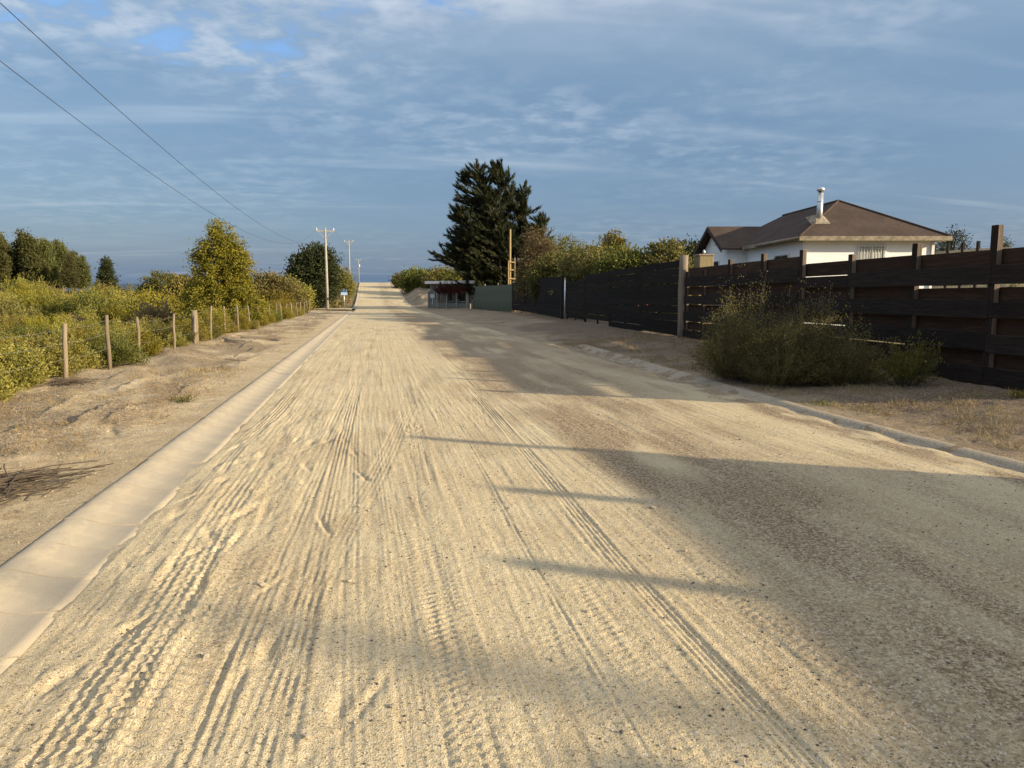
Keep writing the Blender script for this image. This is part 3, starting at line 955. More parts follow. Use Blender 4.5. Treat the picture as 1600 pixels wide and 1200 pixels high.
# far black fence
root = thing('slat_fence', 'black slatted fence between the log post and the driveway gate', 'fence')
for y in (24.8, 27.2, 29.6, 32.0, 34.4, 37.0): post(root, y, 2.35, .1, 'board_black', -.07)
for r in range(10):
    z = 2.5 - (10 - r) * .247
    for a, b in ((22.75, 27.2), (27.2, 32.0), (32.0, 37.0)):
        dz = (a - 22.75) / 14.3 * -.12
        if r == 0 and a > 30: continue
        board(root, a, b, z + dz + random.uniform(-.008, .008), .234, 0, 'board_black')
root = thing('driveway_gate', 'black slatted driveway gate next to the pale steel post', 'gate')
for r in range(8):
    board(root, 37.25, 41.9, .12 + r * .255, .232, -.05, 'board_black')
for y in (37.35, 39.6, 41.8): post(root, y, 2.15, .07, 'board_black', -.1, 'gate_frame')
p = fpos(42.15)
o = MB().tube([(0, 0, -.3), (0, 0, 2.3)], .045, 10).tube([(0, 0, 2.3), (0, 0, 2.36)], [.06, .03], 10).build('gate_post', M['steel'], None, p, smooth=True)
tag(o, 'slim pale steel gate post at the end of the driveway gate', 'post')
o = post(None, 43.0, 2.55, .22, 'post_dark', 0, 'gate_post'); tag(o, 'thick dark wooden gate post beside the solid black fence', 'post')
root = thing('board_fence', 'solid black board fence between the gate and the green sheet fence', 'fence')
for r in range(9):
    for a, b in ((43.3, 49), (49, 55), (55, 61), (61, 66.8)):
        board(root, a, b, .05 + r * .272 + (a - 43) * .006, .268, 0, 'board_black')
for y in (43.4, 49, 55, 61, 66.7): post(root, y, 2.5, .1, 'board_black', -.08)
# ladder-like frame and post: see below. log post and pillar
p = fpos(22.53) + FN * .05
lm = MB()
lm.tube([(0, 0, -.3), (.01, 0, .6), (-.015, .01, 1.4), (.0, .02, 2.2), (.012, .015, 2.62)], [.155, .15, .142, .138, .13], 14)
o = lm.build('log_post', M['log'], None, p, smooth=True); tag(o, 'thick weathered round log post at the joint of the two fences', 'post')
p = fpos(22.9) + FN * -.75
pil = thing('wooden_pillar', 'stout yellowish wooden pillar behind the round log post', 'pillar', p, FA)
MB().bevbox(-.24, .24, -.24, .24, -.3, 2.62, .02).build('shaft', M['pillar'], pil)
MB().bevbox(-.27, .27, -.27, .27, 2.62, 2.67, .01).build('cap', M['log'], pil)
MB().tube([(0, 0, 2.67), (0, 0, 2.75), (0, 0, 2.82)], [.03, .05, .02], 8).build('finial', M['steel'], pil, smooth=True)

# green corrugated sheets
ga, gb = Vector((12.72, 67.0, 0)), Vector((11.6, 85.0, 0))
root = thing('sheet_fence', 'green corrugated sheet fence below the big cypress', 'fence')
n = 9
for i in range(n):
    a = ga.lerp(gb, i / n); b = ga.lerp(gb, (i + 1) / n)
    za = float(base(a.x, a.y))
    d = b - a; L = d.length
    V, F = [], []
    m = 40
    for j in range(m + 1):
        x = L * j / m; yv = .022 * math.sin(j / m * 2 * math.pi * 10)
        V += [(x, yv, -.2), (x, yv, 2.48), (x, yv - .004, 2.48), (x, yv - .004, -.2)]
    for j in range(m):
        q = 4 * j
        F += [(q, q + 4, q + 5, q + 1), (q + 1, q + 5, q + 6, q + 2), (q + 2, q + 6, q + 7, q + 3)]
    o = obj('sheet', pymesh('sheet', V, F, True), M['green_sheet'], root, (a.x, a.y, za + random.uniform(0, .06)), (0, 0, math.atan2(d.y, d.x)))
for i in range(0, n + 1, 3):
    a = ga.lerp(gb, i / n)
    MB().bevbox(-.06, .06, -.06, .06, -.3, 2.75, .01).build('post', M['log'], root, (a.x + .12, a.y, float(base(a.x, a.y))))

# pale fence of the neighbour, right of the house
root = thing('pale_fence', 'pale grey board fence beyond the right end of the house', 'fence')
pa, pb = pix(1440, 386, 33), pix(1580, 386, 27.5)
for i in range(6):
    a = pa.lerp(pb, i / 6); b = pa.lerp(pb, (i + 1) / 6); d = b - a
    for r in range(9):
        me = MB().bevbox(0, d.xy.length - .05, -.015, .015, 0, .21, .004).mesh('board'); me.materials.append(M['pale_board'])
        o = obj('board', me, None, root, (a.x, a.y, 3.33 - (r + 1) * .235), (0, 0, math.atan2(d.y, d.x)))
    MB().bevbox(-.06, .06, -.06, .06, 0, 3.55, .008).build('post', M['post_dark'], root, (a.x, a.y, .1))

# ------------------------------------------------------------------ white house
hy = -YAW                                                   # house square to the view: local x right, local y away
hz = 0.42
house = thing('house', 'white house with brown hipped roof and steel chimney behind the plank fence', 'house', (0, 0, hz), hy)
EV = 3.36 - hz


def hb(name, mb, mat, parent=house, smooth=False):
    return mb.build(name, mat, parent, smooth=smooth)


x0, x1, y0, y1 = 10.45, 15.05, 27.1, 39.0
hb('wall', MB().box(x0, x1, y0, y1, -.4, EV + .05), M['siding'])
hb('wing_wall', MB().add([(9.62, 33.7, -.4), (9.62, 38.1, -.4), (9.62, 38.1, EV - .05), (9.62, 35.9, EV + .92), (9.62, 33.7, EV - .05),
                          (x0 - .003, 33.7, -.4), (x0 - .003, 38.1, -.4), (x0 - .003, 38.1, EV - .05), (x0 - .003, 35.9, EV + .92), (x0 - .003, 33.7, EV - .05)],
                         [(0, 4, 3, 2, 1), (0, 5, 9, 4), (1, 2, 7, 6), (4, 9, 8, 3), (3, 8, 7, 2), (0, 1, 6, 5), (5, 6, 7, 8, 9)]), M['siding'])
xm = (x0 + x1) / 2 + .15
RZ_ = 4.98 - hz
e = .42
a0, a1, b0, b1 = x0 - .32, x1 + e, y0 - .45, y1 + e
rf = hb('roof', MB().add([(a0, b0, EV), (a1, b0, EV), (a1, b1, EV), (a0, b1, EV), (xm, 30.1, RZ_), (xm, 36.2, RZ_)],
                         [(0, 1, 4), (1, 2, 5, 4), (2, 3, 5), (3, 0, 4, 5), (3, 2, 1, 0)]), M['roof'])
# wing roof: gable towards the road
zr_, ze = EV + 1.02, EV - .12
wr = MB()
for s, ye in ((1, 33.35), (-1, 38.45)):
    wr.add([(9.25, ye, ze), (12.3, ye, ze), (12.3, 35.9, zr_), (9.25, 35.9, zr_), (9.25, ye, ze + .07), (12.3, ye, ze + .07), (12.3, 35.9, zr_ + .07), (9.25, 35.9, zr_ + .07)],
           [(0, 1, 2, 3), (7, 6, 5, 4), (0, 4, 5, 1), (0, 3, 7, 4)])
hb('wing_roof', wr, M['roof'])
bg_ = MB()
for ye in (33.35, 38.45):
    bg_.add([(9.22, ye, ze - .12), (9.22, 35.9, zr_ - .12), (9.22, 35.9, zr_ + .05), (9.22, ye, ze + .05), (9.25, ye, ze - .12), (9.25, 35.9, zr_ - .12), (9.25, 35.9, zr_ + .05), (9.25, ye, ze + .05)],
            [(0, 1, 2, 3), (7, 6, 5, 4), (0, 4, 5, 1), (2, 6, 7, 3), (0, 3, 7, 4)])
hb('bargeboard', bg_, M['dark_trim'])
hb('fascia', MB().box(a0 - .02, a1 + .02, b0 - .025, b0 - .003, EV - .13, EV + .025), M['trim'])
hb('fascia', MB().box(a0 - .025, a0 - .003, b0 - .025, 33.2, EV - .13, EV + .025), M['trim'])
hb('fascia', MB().box(a1 + .003, a1 + .025, b0 - .025, b1, EV - .13, EV + .025), M['trim'])
hb('soffit', MB().box(a0, a1, b0, b1, EV - .10, EV - .015), M['dark_trim'])
hb('gutter', MB().tube([(a0 - .07, b0, EV - .04), (a0 - .07, 31.2, EV - .06)], .045, 8), M['trim'], smooth=True)
for cx, cy in ((x0 - .012, y0 - .012), (x1 + .012, y0 - .012)):
    hb('corner_trim', MB().box(cx - .05, cx + .05, cy - .05, cy + .05, -.4, EV - .1), M['white'])
# ridge caps
hb('ridge_cap', MB().tube([(xm, 30.1, RZ_ + .01), (xm, 36.2, RZ_ + .01)], .05, 6), M['roof'])
hb('ridge_cap', MB().tube([(a0, b0, EV + .02), (xm, 30.1, RZ_ + .01)], .04, 6), M['roof'])
hb('ridge_cap', MB().tube([(a1, b0, EV + .02), (xm, 30.1, RZ_ + .01)], .04, 6), M['roof'])
# chimney
ch = hb('chimney', MB().tube([(11.36, 28.1, EV + .45), (11.36, 28.1, 5.05 - hz)], .105, 16), M['steel'], smooth=True)
MB().tube([(11.36, 28.1, 5.05 - hz), (11.36, 28.1, 5.12 - hz)], .08, 14).build('cowl_neck', M['iron'], ch, smooth=True)
MB().tube([(11.36, 28.1, 5.10 - hz), (11.36, 28.1, 5.13 - hz), (11.36, 28.1, 5.22 - hz), (11.36, 28.1, 5.25 - hz)], [.09, .14, .13, .05], 16).build('cowl', M['steel'], ch, smooth=True)
MB().tube([(11.36, 28.1, 4.72 - hz), (11.36, 28.1, 4.75 - hz)], .115, 16).build('band', M['steel'], ch, smooth=True)
MB().add([(11.0, 27.7, EV + .42), (11.75, 27.7, EV + .42), (11.75, 28.5, EV + .84), (11.0, 28.5, EV + .84), (11.2, 27.95, EV + .70), (11.52, 27.95, EV + .70), (11.52, 28.25, EV + .9), (11.2, 28.25, EV + .9)],
         [(0, 1, 5, 4), (1, 2, 6, 5), (2, 3, 7, 6), (3, 0, 4, 7), (4, 5, 6, 7)]).build('flashing', M['trim'], ch)


def window(plane, c, u0, u1, z0, z1, bars, curtain=True):
    """plane 'y' faces the camera, 'x' faces the road"""
    def bx(ua, ub, d0, d1, za, zb):
        return MB().box(ua, ub, c - d1, c - d0, za, zb) if plane == 'y' else MB().box(c - d1, c - d0, ua, ub, za, zb)
    f = .06
    fr = MB()
    for q in (bx(u0 - f, u1 + f, .003, .05, z1, z1 + f), bx(u0 - f, u1 + f, .003, .06, z0 - f, z0), bx(u0 - f, u0, .003, .05, z0, z1), bx(u1, u1 + f, .003, .05, z0, z1)):
        fr.add(q.V, q.F)
    w = fr.build('window', M['white'], house)
    bx(u0, u1, .004, .012, z0, z1).build('pane', M['curtain'] if curtain else M['glass'], w)
    um = (u0 + u1) / 2
    bx(um - .02, um + .02, .014, .04, z0, z1).build('mullion', M['white'], w)
    for i in range(bars):
        u = u0 + (u1 - u0) * (i + .5) / bars
        b_ = (bx(u - .008, u + .008, .07, .086, z0 - .03, z1 + .03)).build('bar', M['iron'] if plane == 'x' else M['white'], w)
    for zq in (z0 + .1, z1 - .08):
        bx(u0 - .04, u1 + .04, .062, .069, zq - .01, zq + .01).build('bar', M['iron'] if plane == 'x' else M['white'], w)


window('y', y0, 12.45, 13.35, 1.35, 2.62, 9)
window('x', x0, 28.5, 29.9, 1.45, 2.38, 8, False)
window('x', 9.62, 35.0, 36.6, 1.4, 2.36, 8, False)
hb('vent', MB().box(9.58, 9.617, 35.7, 36.1, EV + .22, EV + .48), M['white'])

# little flat-roofed house far down the street
hs = thing('small_house', 'low house with flat white roof edge and grilled windows past the cypress', 'house', at(7.6, 96, 0), math.radians(-66))
# local x runs along the front (towards the camera and right), local y into the house
L = 10.5
MB().box(0, L, 0, 5, -.5, 3.05).build('wall', M['grey_wall'], hs)
MB().box(-.3, L + .2, -.6, 5.3, 3.06, 3.4).build('roof', M['white_wall'], hs)
MB().box(.1, L - .1, -.42, -.30, -.4, .75).build('garden_wall', M['grey_wall'], hs)
for i in range(5):
    x = .3 + i * 2.35
    MB().bevbox(x - .11, x + .11, -.5, -.22, -.4, 2.1, .01).build('pillar', M['concrete'], hs)
    if i < 4:
        for j in range(7):
            xx = x + .25 + j * .28
            MB().box(xx - .02, xx + .02, -.37, -.34, .75, 1.95).build('bar', M['iron' if i > 1 else 'log'], hs)
for i in range(3):
    w = MB().box(1.2 + i * 3, 2.8 + i * 3, -.03, -.004, .9, 2.2).build('window', M['white'], hs)
    MB().box(1.28 + i * 3, 2.72 + i * 3, -.045, -.033, .98, 2.12).build('pane', M['glass'], w)
hs2 = thing('far_house', 'salmon house corner peeping between the hedge trees', 'house', tuple(pix(1003, 420, 90)), -YAW)
hs2.location.z = float(base(hs2.location.x, 90))
MB().box(-.6, 1.2, 0, 5, -.5, 6.0).build('wall', M['salmon'], hs2)
MB().add([(-.9, -.3, 5.9), (1.5, -.3, 5.9), (1.5, 5.3, 5.9), (-.9, 5.3, 5.9), (.3, 2.5, 6.5)], [(0, 1, 4), (1, 2, 4), (2, 3, 4), (3, 0, 4), (3, 2, 1, 0)]).build('roof', M['red_roof'], hs2)

# ------------------------------------------------------------------ utility poles and wires


def pole(label, x, y, h, arm, extra=False):
    z = float(base(x, y))
    r = thing('utility_pole', label, 'pole', (x, y, z), 0, 'utility poles along the left verge')
    MB().tube([(0, 0, -.5), (0, 0, h * .5), (0, 0, h)], [.17, .14, .10], 12).build('shaft', M['concrete'], r, smooth=True)
    MB().bevbox(-arm, arm, -.055, .055, h - .42, h - .30, .01).build('crossarm', M['concrete'], r)
    for s in (-1, 1):
        MB().tube([(s * arm * .72, -.06, h - .42), (s * .08, -.06, h - 1.15)], .028, 6).build('brace', M['concrete'], r)
        MB().tube([(s * (arm - .08), 0, h - .30), (s * (arm - .08), 0, h - .22), (s * (arm - .08), 0, h - .12), (s * (arm - .08), 0, h - .02)], [.02, .06, .05, .015], 8).build('insulator', M['white'], r, smooth=True)
    if extra:
        MB().tube([(.25, 0, h - 3.1), (.25, 0, h - 2.2)], .24, 12).build('transformer', M['white'], r, smooth=True)
    return r


P0 = (-4.92, -13.0, 8.0); P1 = (-4.6, 85.3, 8.95); P2 = (-4.15, 168, 9.3); P3 = (-3.9, 300, 9.6)
pole('pale concrete utility pole with crossarm by the rounded dark tree', *P1, .98)
pole('middle distance concrete utility pole near the crest of the road', *P2, .98)
pole('smallest far utility pole carrying a white transformer at the crest', *P3, .98, True)
pole('concrete utility pole on the left verge behind the viewer', *P0, .38)


def wire(label, a, b, c=None, z0=None):
    pts = []
    for i in range(61):
        t = i / 60
        p = Vector(a).lerp(Vector(b), t)
        if c: p.z = z0 + c * (p.y - 36) ** 2
        else: p.z -= 1.6 * 4 * t * (1 - t)
        pts.append(p)
    o = MB().tube(pts, .0058, 5).build('power_line', M['wire'], smooth=True)
    tag(o, label, 'wire', 'power lines')


zt = lambda p: float(base(p[0], p[1])) + p[2] - .04
wire('upper power line sagging across the upper left sky', (-4.62, -13, 0), (-3.7, 85.3, 0), .00162, 4.05)
wire('lower power line sagging across the upper left sky', (-5.22, -13, 0), (-5.5, 85.3, 0), .00162, 4.05)
for s, nm in ((-.9, 'left'), (.9, 'right')):
    wire('thin far power line from first to second pole, %s end of crossarms' % nm, (P1[0] + s, P1[1], zt(P1)), (P2[0] + s, P2[1], zt(P2)))
    wire('thin far power line from second to third pole, %s end of crossarms' % nm, (P2[0] + s, P2[1], zt(P2)), (P3[0] + s, P3[1], zt(P3)))

# ------------------------------------------------------------------ wire fence on the left
root = thing('wire_fence', 'old barbed wire fence on crooked sticks along the scrub field', 'fence')
py = [7.0, 9.4, 12.0, 15.0, 17.6, 20.0, 22.9, 26.0, 28.6, 31.4, 34.0, 36.8, 39.5, 42.2, 45, 48, 51, 54, 57, 60, 63.5, 67, 70, 73]
tops = []
for i, y in enumerate(py):
    x = -5.62 + random.uniform(-.12, .08)
    h = random.uniform(1.02, 1.22); lx, ly = random.uniform(-.09, .09), random.uniform(-.06, .06)
    r0 = random.uniform(.032, .045)
    if abs(y - 26) < .1: r0 = .11; h = 1.1; lx = 0
    z = float(base(x, y))
    o = MB().tube([(0, 0, -.25), (lx * .3 + random.uniform(-.02, .02), ly * .3, h * .35), (lx * .7 + random.uniform(-.02, .02), ly * .7, h * .7), (lx, ly, h)], [r0 * 1.1, r0, r0 * .95, r0 * .85], 7).build('post', M['greypost'], root, (x, y, z), smooth=True)
    tops.append((x + lx * .6, y, z, h))
    if r0 > .1:
        MB().tube([(.1, -.6, -.1), (.02, -.02, 1.0)], .035, 6).build('brace', M['greypost'], root, (x, y, z), smooth=True)
for k in (.38, .66, .9):
    pts = []
    for (x, y, z, h), (x2, y2, z2, h2) in zip(tops[:-1], tops[1:]):
        for t in (0, .33, .66):
            pts.append((x + (x2 - x) * t, y + (y2 - y) * t, (z + h * k) * (1 - t) + (z2 + h2 * k) * t - (.03 if t else 0)))
    MB().tube(pts, .0025, 4).build('wire', M['wire_light'], root)

# ------------------------------------------------------------------ street signs and the ladder frame
def sign(label, x, y, hgt, rz):
    r = thing('street_sign', label, 'sign', at(x, y), rz)
    MB().tube([(0, 0, -.2), (0, 0, hgt)], .04, 8).build('sign_post', M['steel'], r, smooth=True)
    return r


s1 = sign('blue street name blades on a pole at the left kerb corner', -2.75, 84.2, 2.35, math.radians(12))
MB().bevbox(-.36, .36, -.02, .02, 1.55, 1.85, .008).build('name_blade', M['blue_sign'], s1, (0, -.06, .1))
MB().bevbox(-.02, .02, -.36, .36, 1.9, 2.15, .008).build('name_blade', M['blue_sign'], s1, (0, 0, .1), (0, 0, .7))
s2 = sign('round backed grey blue sign on a short pole across the junction', 7.55, 92.0, 1.35, 0)
MB().tube([(0, -.05, 1.55), (0, -.075, 1.55)], .36, 18).build('sign_plate', M['blue_sign'], s2, smooth=False)
MB().tube([(0, -.078, 1.55), (0, -.084, 1.55)], .26, 18).build('sign_face', M['white'], s2)

lp = pix(797, 437, 73)
r = thing('wooden_mast', 'yellow pine mast with a ladder frame behind the dark fence', 'mast', (lp.x, lp.y, float(base(lp.x, lp.y))), .3)
MB().tube([(0, 0, -.3), (0, 0, 4.0), (.03, 0, 7.95)], [.10, .10, .085], 10).build('mast_pole', M['pine'], r, smooth=True)
for s in (-.28, .42):
    MB().bevbox(s - .05, s + .05, -.25, -.15, -.2, 4.9 if s < 0 else 5.2, .008).build('rail', M['pine'], r)
for z in (2.3, 3.1, 3.95, 4.7):
    MB().bevbox(-.33, .47, -.31, -.255, z, z + .12, .006).build('rung', M['pine'], r)

# ------------------------------------------------------------------ trees on the right


def cypress(label, loc, seed):
    root = thing('cypress_tree', label, 'tree', loc)
    rg = np.random.default_rng(seed)
    Ps, Ds, Ls = [], [], []
    wood = []
    # leaders: foot offset, top offset, height, number of boughs, width
    for (fx, fy, tx, ty, hh, n, wide) in ((-.8, 0, -2.5, 0, 15.4, 80, .8), (.5, .6, -.2, .5, 15.9, 80, .85), (-1.5, -.6, -4.6, -.8, 10.9, 60, .72),
                                          (1.4, 0, 2.6, .5, 13.2, 70, .8), (.2, -1.2, -1.2, -2.2, 11.5, 50, .8), (-1, .3, -3.4, .6, 7.5, 50, .9), (1.5, -.4, 4.8, -.5, 9.8, 60, .8), (2, .4, 6.2, 0, 7.0, 44, .7)):
        t = np.linspace(0, 1, 8)
        ax = np.stack([fx + (tx - fx) * t ** 1.2, fy + (ty - fy) * t, hh * t], -1)
        wood.append((ax, np.linspace(.34, .03, 8)))
        for k in range(n):
            u = .08 + .92 * ((k + rg.uniform(0, 1)) / n) ** .9
            p0 = np.array([np.interp(u, t, ax[:, j]) for j in range(3)])
            az = rg.uniform(0, 2 * np.pi)
            ln = wide * (4.6 * (1 - u) ** .7 + .7) * (rg.uniform(.5, 1.1) if rg.random() < .85 else rg.uniform(1.1, 1.45))
            if p0[2] < 4.5: ln *= .62
            wd = np.array([-.34, .04, 0.0])                 # the wind has combed the tips to the left
            d0 = np.array([math.cos(az), math.sin(az), rg.uniform(-.10, .16) + .6 * u ** 4])
            q = np.linspace(0, 1, 7)[:, None]
            pts = p0 + d0 * ln * q + (wd * ln * q ** 2) + np.array([0, 0, .22]) * ln * q ** 3 - np.array([0, 0, .12]) * ln * q * (1 - q) * 2
            subs = [(pts, .05)]
            for _ in range(int(2 + ln * 1.6)):               # sprays along the bough, each drawn out to a point
                c = rg.uniform(.25, .9); i0 = np.array([np.interp(c, q[:, 0], pts[:, j]) for j in range(3)])
                dd = pts[-1] - pts[2]; dd /= np.linalg.norm(dd)
                sd = dd + rg.normal(0, .5, 3) * np.array([1, 1, .35]) + np.array([-.28, 0, .06]); sd /= np.linalg.norm(sd)
                l2 = rg.uniform(.7, 1.6) * (.6 + .24 * ln)
                subs.append((i0 + sd * l2 * np.linspace(0, 1, 5)[:, None] + np.array([0, 0, .15]) * l2 * np.linspace(0, 1, 5)[:, None] ** 2, .022))
            for sp, r0 in subs:
                wood.append((sp, np.linspace(r0, .006, len(sp))))
                l_ = np.linalg.norm(sp[-1] - sp[0])
                m = int(12 + 28 * l_)
                ss = rg.uniform(.05, 1.0, m) ** .8
                tq = np.linspace(0, 1, len(sp))
                c = np.stack([np.interp(ss, tq, sp[:, j]) for j in range(3)], -1)
                dd = sp[-1] - sp[-3]; dd /= np.linalg.norm(dd)
                w_ = (.18 * (1 - ss) ** .8 + .012)[:, None]
                Ps.append(c + rg.normal(size=(m, 3)) * w_ * np.array([1, 1, .55]))
                Ds.append(dd[None] * 1.4 + rg.normal(0, .27, (m, 3)) + np.array([-.1, 0, .08]))
    P, D = np.concatenate(Ps), np.concatenate(Ds)
    ok = P[:, 2] > .8
    obj('crown', fol_mesh('crown', [leaves(P[ok], D[ok], .62, .095, rg)]), M['lf_cypress'], root)
    obj('trunk', tubes_np(wood, 4), M['bark'], root)
    return root


cypress('tall dark wind-combed cypress towering above the street', at(15.2, 87.5), 11)
q = pix(845, 430, 60)
tree('willow_tree', 'light green feathery tree right of the cypress', at(15.0, 62), [((0.6, 0, 3.6), (2.3, 2.0, 2.7)), ((2.2, .3, 3.2), (1.9, 1.6, 2.2)), ((-1, .5, 2.5), (1.5, 1.5, 2.0))], 4, .16, 'lf_lime', 420, 44, .34, .26, .09, 21, droop=.25)
tree('brown_leaf_tree', 'brownish bushy tree between the cypress and the light green tree', at(12.95, 58.5), [((.2, 0, 3.6), (1.35, 1.3, 3.0)), ((.9, .3, 2.4), (1.3, 1.2, 2.0))], 4.5, .12, 'lf_brown', 380, 44, .3, .24, .085, 22, droop=.2)
tree('hedge_tree', 'dark olive hedge tree behind the solid black fence', at(13.3, 53), [((0, 0, 2.2), (1.9, 1.7, 2.0)), ((1.3, -1.4, 2.1), (1.5, 1.7, 1.9))], 3, .11, 'lf_green', 460, 44, .27, .2, .11, 23)
tree('hedge_tree', 'rounded olive hedge tree behind the driveway gate', at(13.4, 46), [((-.1, 0, 2.3), (1.6, 1.9, 2.1)), ((1.0, .6, 2.4), (1.3, 1.3, 2.0)), ((-.2, -2, 2.0), (1.2, 1.5, 1.9))], 3, .11, 'lf_grey', 500, 44, .26, .2, .10, 24)
tree('golden_conifer', 'pointed golden conifer sticking up out of the hedge', at(15.4, 46.5), [((0, 0, 2.0), (1.7, 1.6, 2.4)), ((0, 0, 3.4), (1.05, 1.0, 1.5)), ((.1, 0, 4.3), (.45, .45, .9))], 4.6, .12, 'lf_yellow', 460, 44, .22, .2, .08, 25)
tree('hedge_tree', 'olive hedge tree left of the salmon house corner', at(14.2, 41.5), [((0, 0, 2.0), (1.5, 1.7, 2.0)), ((.9, -.8, 2.0), (1.2, 1.2, 1.7))], 3, .1, 'lf_green', 420, 44, .24, .18, .10, 26)
tree('round_tree', 'round clipped green tree between the hedge and the log post', at(16.4, 40), [((0, 0, 2.6), (1.35, 1.3, 1.6)), ((.2, 0, 1.6), (1.2, 1.2, 1.5))], 3, .1, 'lf_grey', 420, 44, .22, .17, .10, 27)
tree('dark_tree', 'small dark green tree behind the gable end of the house', at(20.6, 46), [((0, 0, 3.2), (1.0, 1.0, 1.6)), ((.5, 0, 2.2), (1.1, 1.0, 1.6))], 3.6, .1, 'lf_dark', 300, 44, .22, .18, .11, 28)
q = pix(1455, 372, 34)
tree('garden_shrub', 'leafy green shrub at the right end of the house', at(q.x, q.y), [((0, 0, 2.2), (.9, .9, 1.3))], 2.5, .07, 'lf_green', 150, 44, .2, .15, .09, 29)
for i, (px_, py_, Y_, wdt) in enumerate(((1493, 366, 56, 1.6), (1475, 373, 66, .9), (1570, 380, 70, 1.2))):
    q = pix(px_, py_, Y_); zb = float(base(q.x, q.y)); hgt = q.z - zb
    tree('distant_conifer', ['spiky dark conifer beyond the pale fence', 'thin conifer left of the spiky dark conifer', 'low conifer tip beyond the right fence post'][i], (q.x, q.y, zb),
         [((0, 0, hgt * .5), (wdt, wdt, hgt * .5)), ((0, 0, hgt * .75), (wdt * .5, wdt * .5, hgt * .32))], hgt * .95, .1, 'lf_dark', 130, 24, .25, .3, .07, 30 + i)
# trees on the far right of the rise
for i, (px_, py_, Y_, w_, m_) in enumerate(((648, 422, 135, 2.6, 'lf_green'), (630, 431, 150, 2.0, 'lf_grey'), (664, 424, 150, 2.4, 'lf_dark'), (690, 421, 130, 3.0, 'lf_grey'), (708, 424, 120, 2.4, 'lf_green'))):
    q = pix(px_, py_, Y_); zb = float(base(q.x, q.y)); hgt = q.z - zb
    tree('roadside_tree', ['leafy roadside tree beside the right edge of the crest', 'smallest greyish bush nearest the crest of the road', 'dark round tree behind the crest bushes', 'greyish tree above the flat white roof', 'green tree just left of the cypress'][i],
         (q.x, q.y, zb), [((0, 0, hgt * .5), (w_, w_, hgt * .52)), ((w_ * .5, 0, hgt * .4), (w_ * .8, w_, hgt * .4))], hgt * .7, .15, m_, 240, 40, .4, .4, .22, 40 + i, cat='tree', group='trees at the right of the crest')
o, st = shrub_meshes('foliage', 1.5, 1.5, 90, 40, .12, .07, 55)
for i, (x, y) in enumerate(((9.0, 91.4), (9.9, 89.4), (10.8, 87.4))):
    t = thing('bougainvillea', 'dark red flowering creeper over the little house front', 'plant', at(x, y, 1.6), i * 2.0, 'red creepers on the little house')
    obj('foliage', o, M['lf_red'], t); obj('stem', st, M['bark'], t)

tree('slender_poplar', 'slender poplar in the yard behind the viewer', at(20.2, -9.4), [((0, 0, 5.6), (.16, .16, 1.9)), ((0, 0, 3.4), (.22, .22, 2.4))], 7.4, .11, 'lf_olive', 90, 30, .08, .09, .04, 33)

# ------------------------------------------------------------------ trees on the left
tree('golden_tree', 'tall golden green tree leaning over the wire fence', at(-7.3, 40),
     [((0, 0, 2.4), (.72, .9, 1.9)), ((-.12, 0, 4.55), (.30, .45, .85)), ((.48, 0, 4.25), (.26, .45, .85)), ((-1.0, .2, 3.55), (.36, .5, .8)), ((-.62, 0, 3.9), (.3, .5, .8)), ((.95, .1, 3.3), (.34, .6, 1.0)), ((.15, 0, 3.6), (.5, .6, 1.1)), ((-.75, -.2, 2.6), (.5, .6, 1.0)), ((.7, .2, 2.2), (.5, .7, 1.0)), ((-.8, 0, 1.2), (1.1, 1.1, 1.2)), ((1.1, 0, 1.1), (.95, 1.1, 1.1))],
     4.6, .11, 'lf_golden', 800, 50, .15, .14, .06, 51, hollow=.35, limbs=50, droop=.15)
tree('rounded_tree', 'rounded dark green tree behind the first utility pole', at(-6.3, 92),
     [((0, 0, 3.4), (2.7, 2.5, 3.3)), ((.6, 0, 5.2), (1.7, 1.7, 2.0)), ((-1.2, 0, 4.0), (1.6, 1.6, 2.5))], 5.5, .2, 'lf_dark', 560, 44, .42, .34, .17, 52, limbs=40)
tree('rounded_tree', 'brownish green tree right of the rounded dark tree', at(-5.2, 118), [((0, 0, 2.6), (2.4, 2.2, 2.6)), ((1, 0, 2.0), (1.8, 1.8, 2.0))], 4, .16, 'lf_grey', 340, 40, .4, .34, .17, 53)
for i, (px_, py_, Y_, w_, m_, lb) in enumerate((
        (255, 431, 105, 2.6, 'lf_green', 'round dark tree on the skyline left of the golden tree'),
        (285, 434, 112, 1.5, 'lf_dark', 'small round tree against the golden tree on the skyline'),
        (300, 440, 62, 1.8, 'lf_olive', 'olive bush tree at the left foot of the golden tree'),
        (420, 430, 75, 2.6, 'lf_grey', 'grey green tree right of the golden tree'),
        (445, 437, 88, 2.4, 'lf_olive', 'spreading olive tree between golden and rounded trees'),
        (470, 436, 100, 2.4, 'lf_green', 'low green tree left of the rounded dark tree'))):
    q = pix(px_, py_, Y_); zb = float(base(q.x, q.y)); hgt = q.z - zb
    tree('field_tree', lb, (q.x, q.y, zb), [((0, 0, hgt * .55), (w_, w_, hgt * .5)), ((w_ * .5, .3, hgt * .4), (w_ * .7, w_ * .8, hgt * .42)), ((-w_ * .6, 0, hgt * .35), (w_ * .7, w_ * .7, hgt * .36))], hgt * .7, .13, m_, 340, 40, .33, .28, .15, 60 + i)
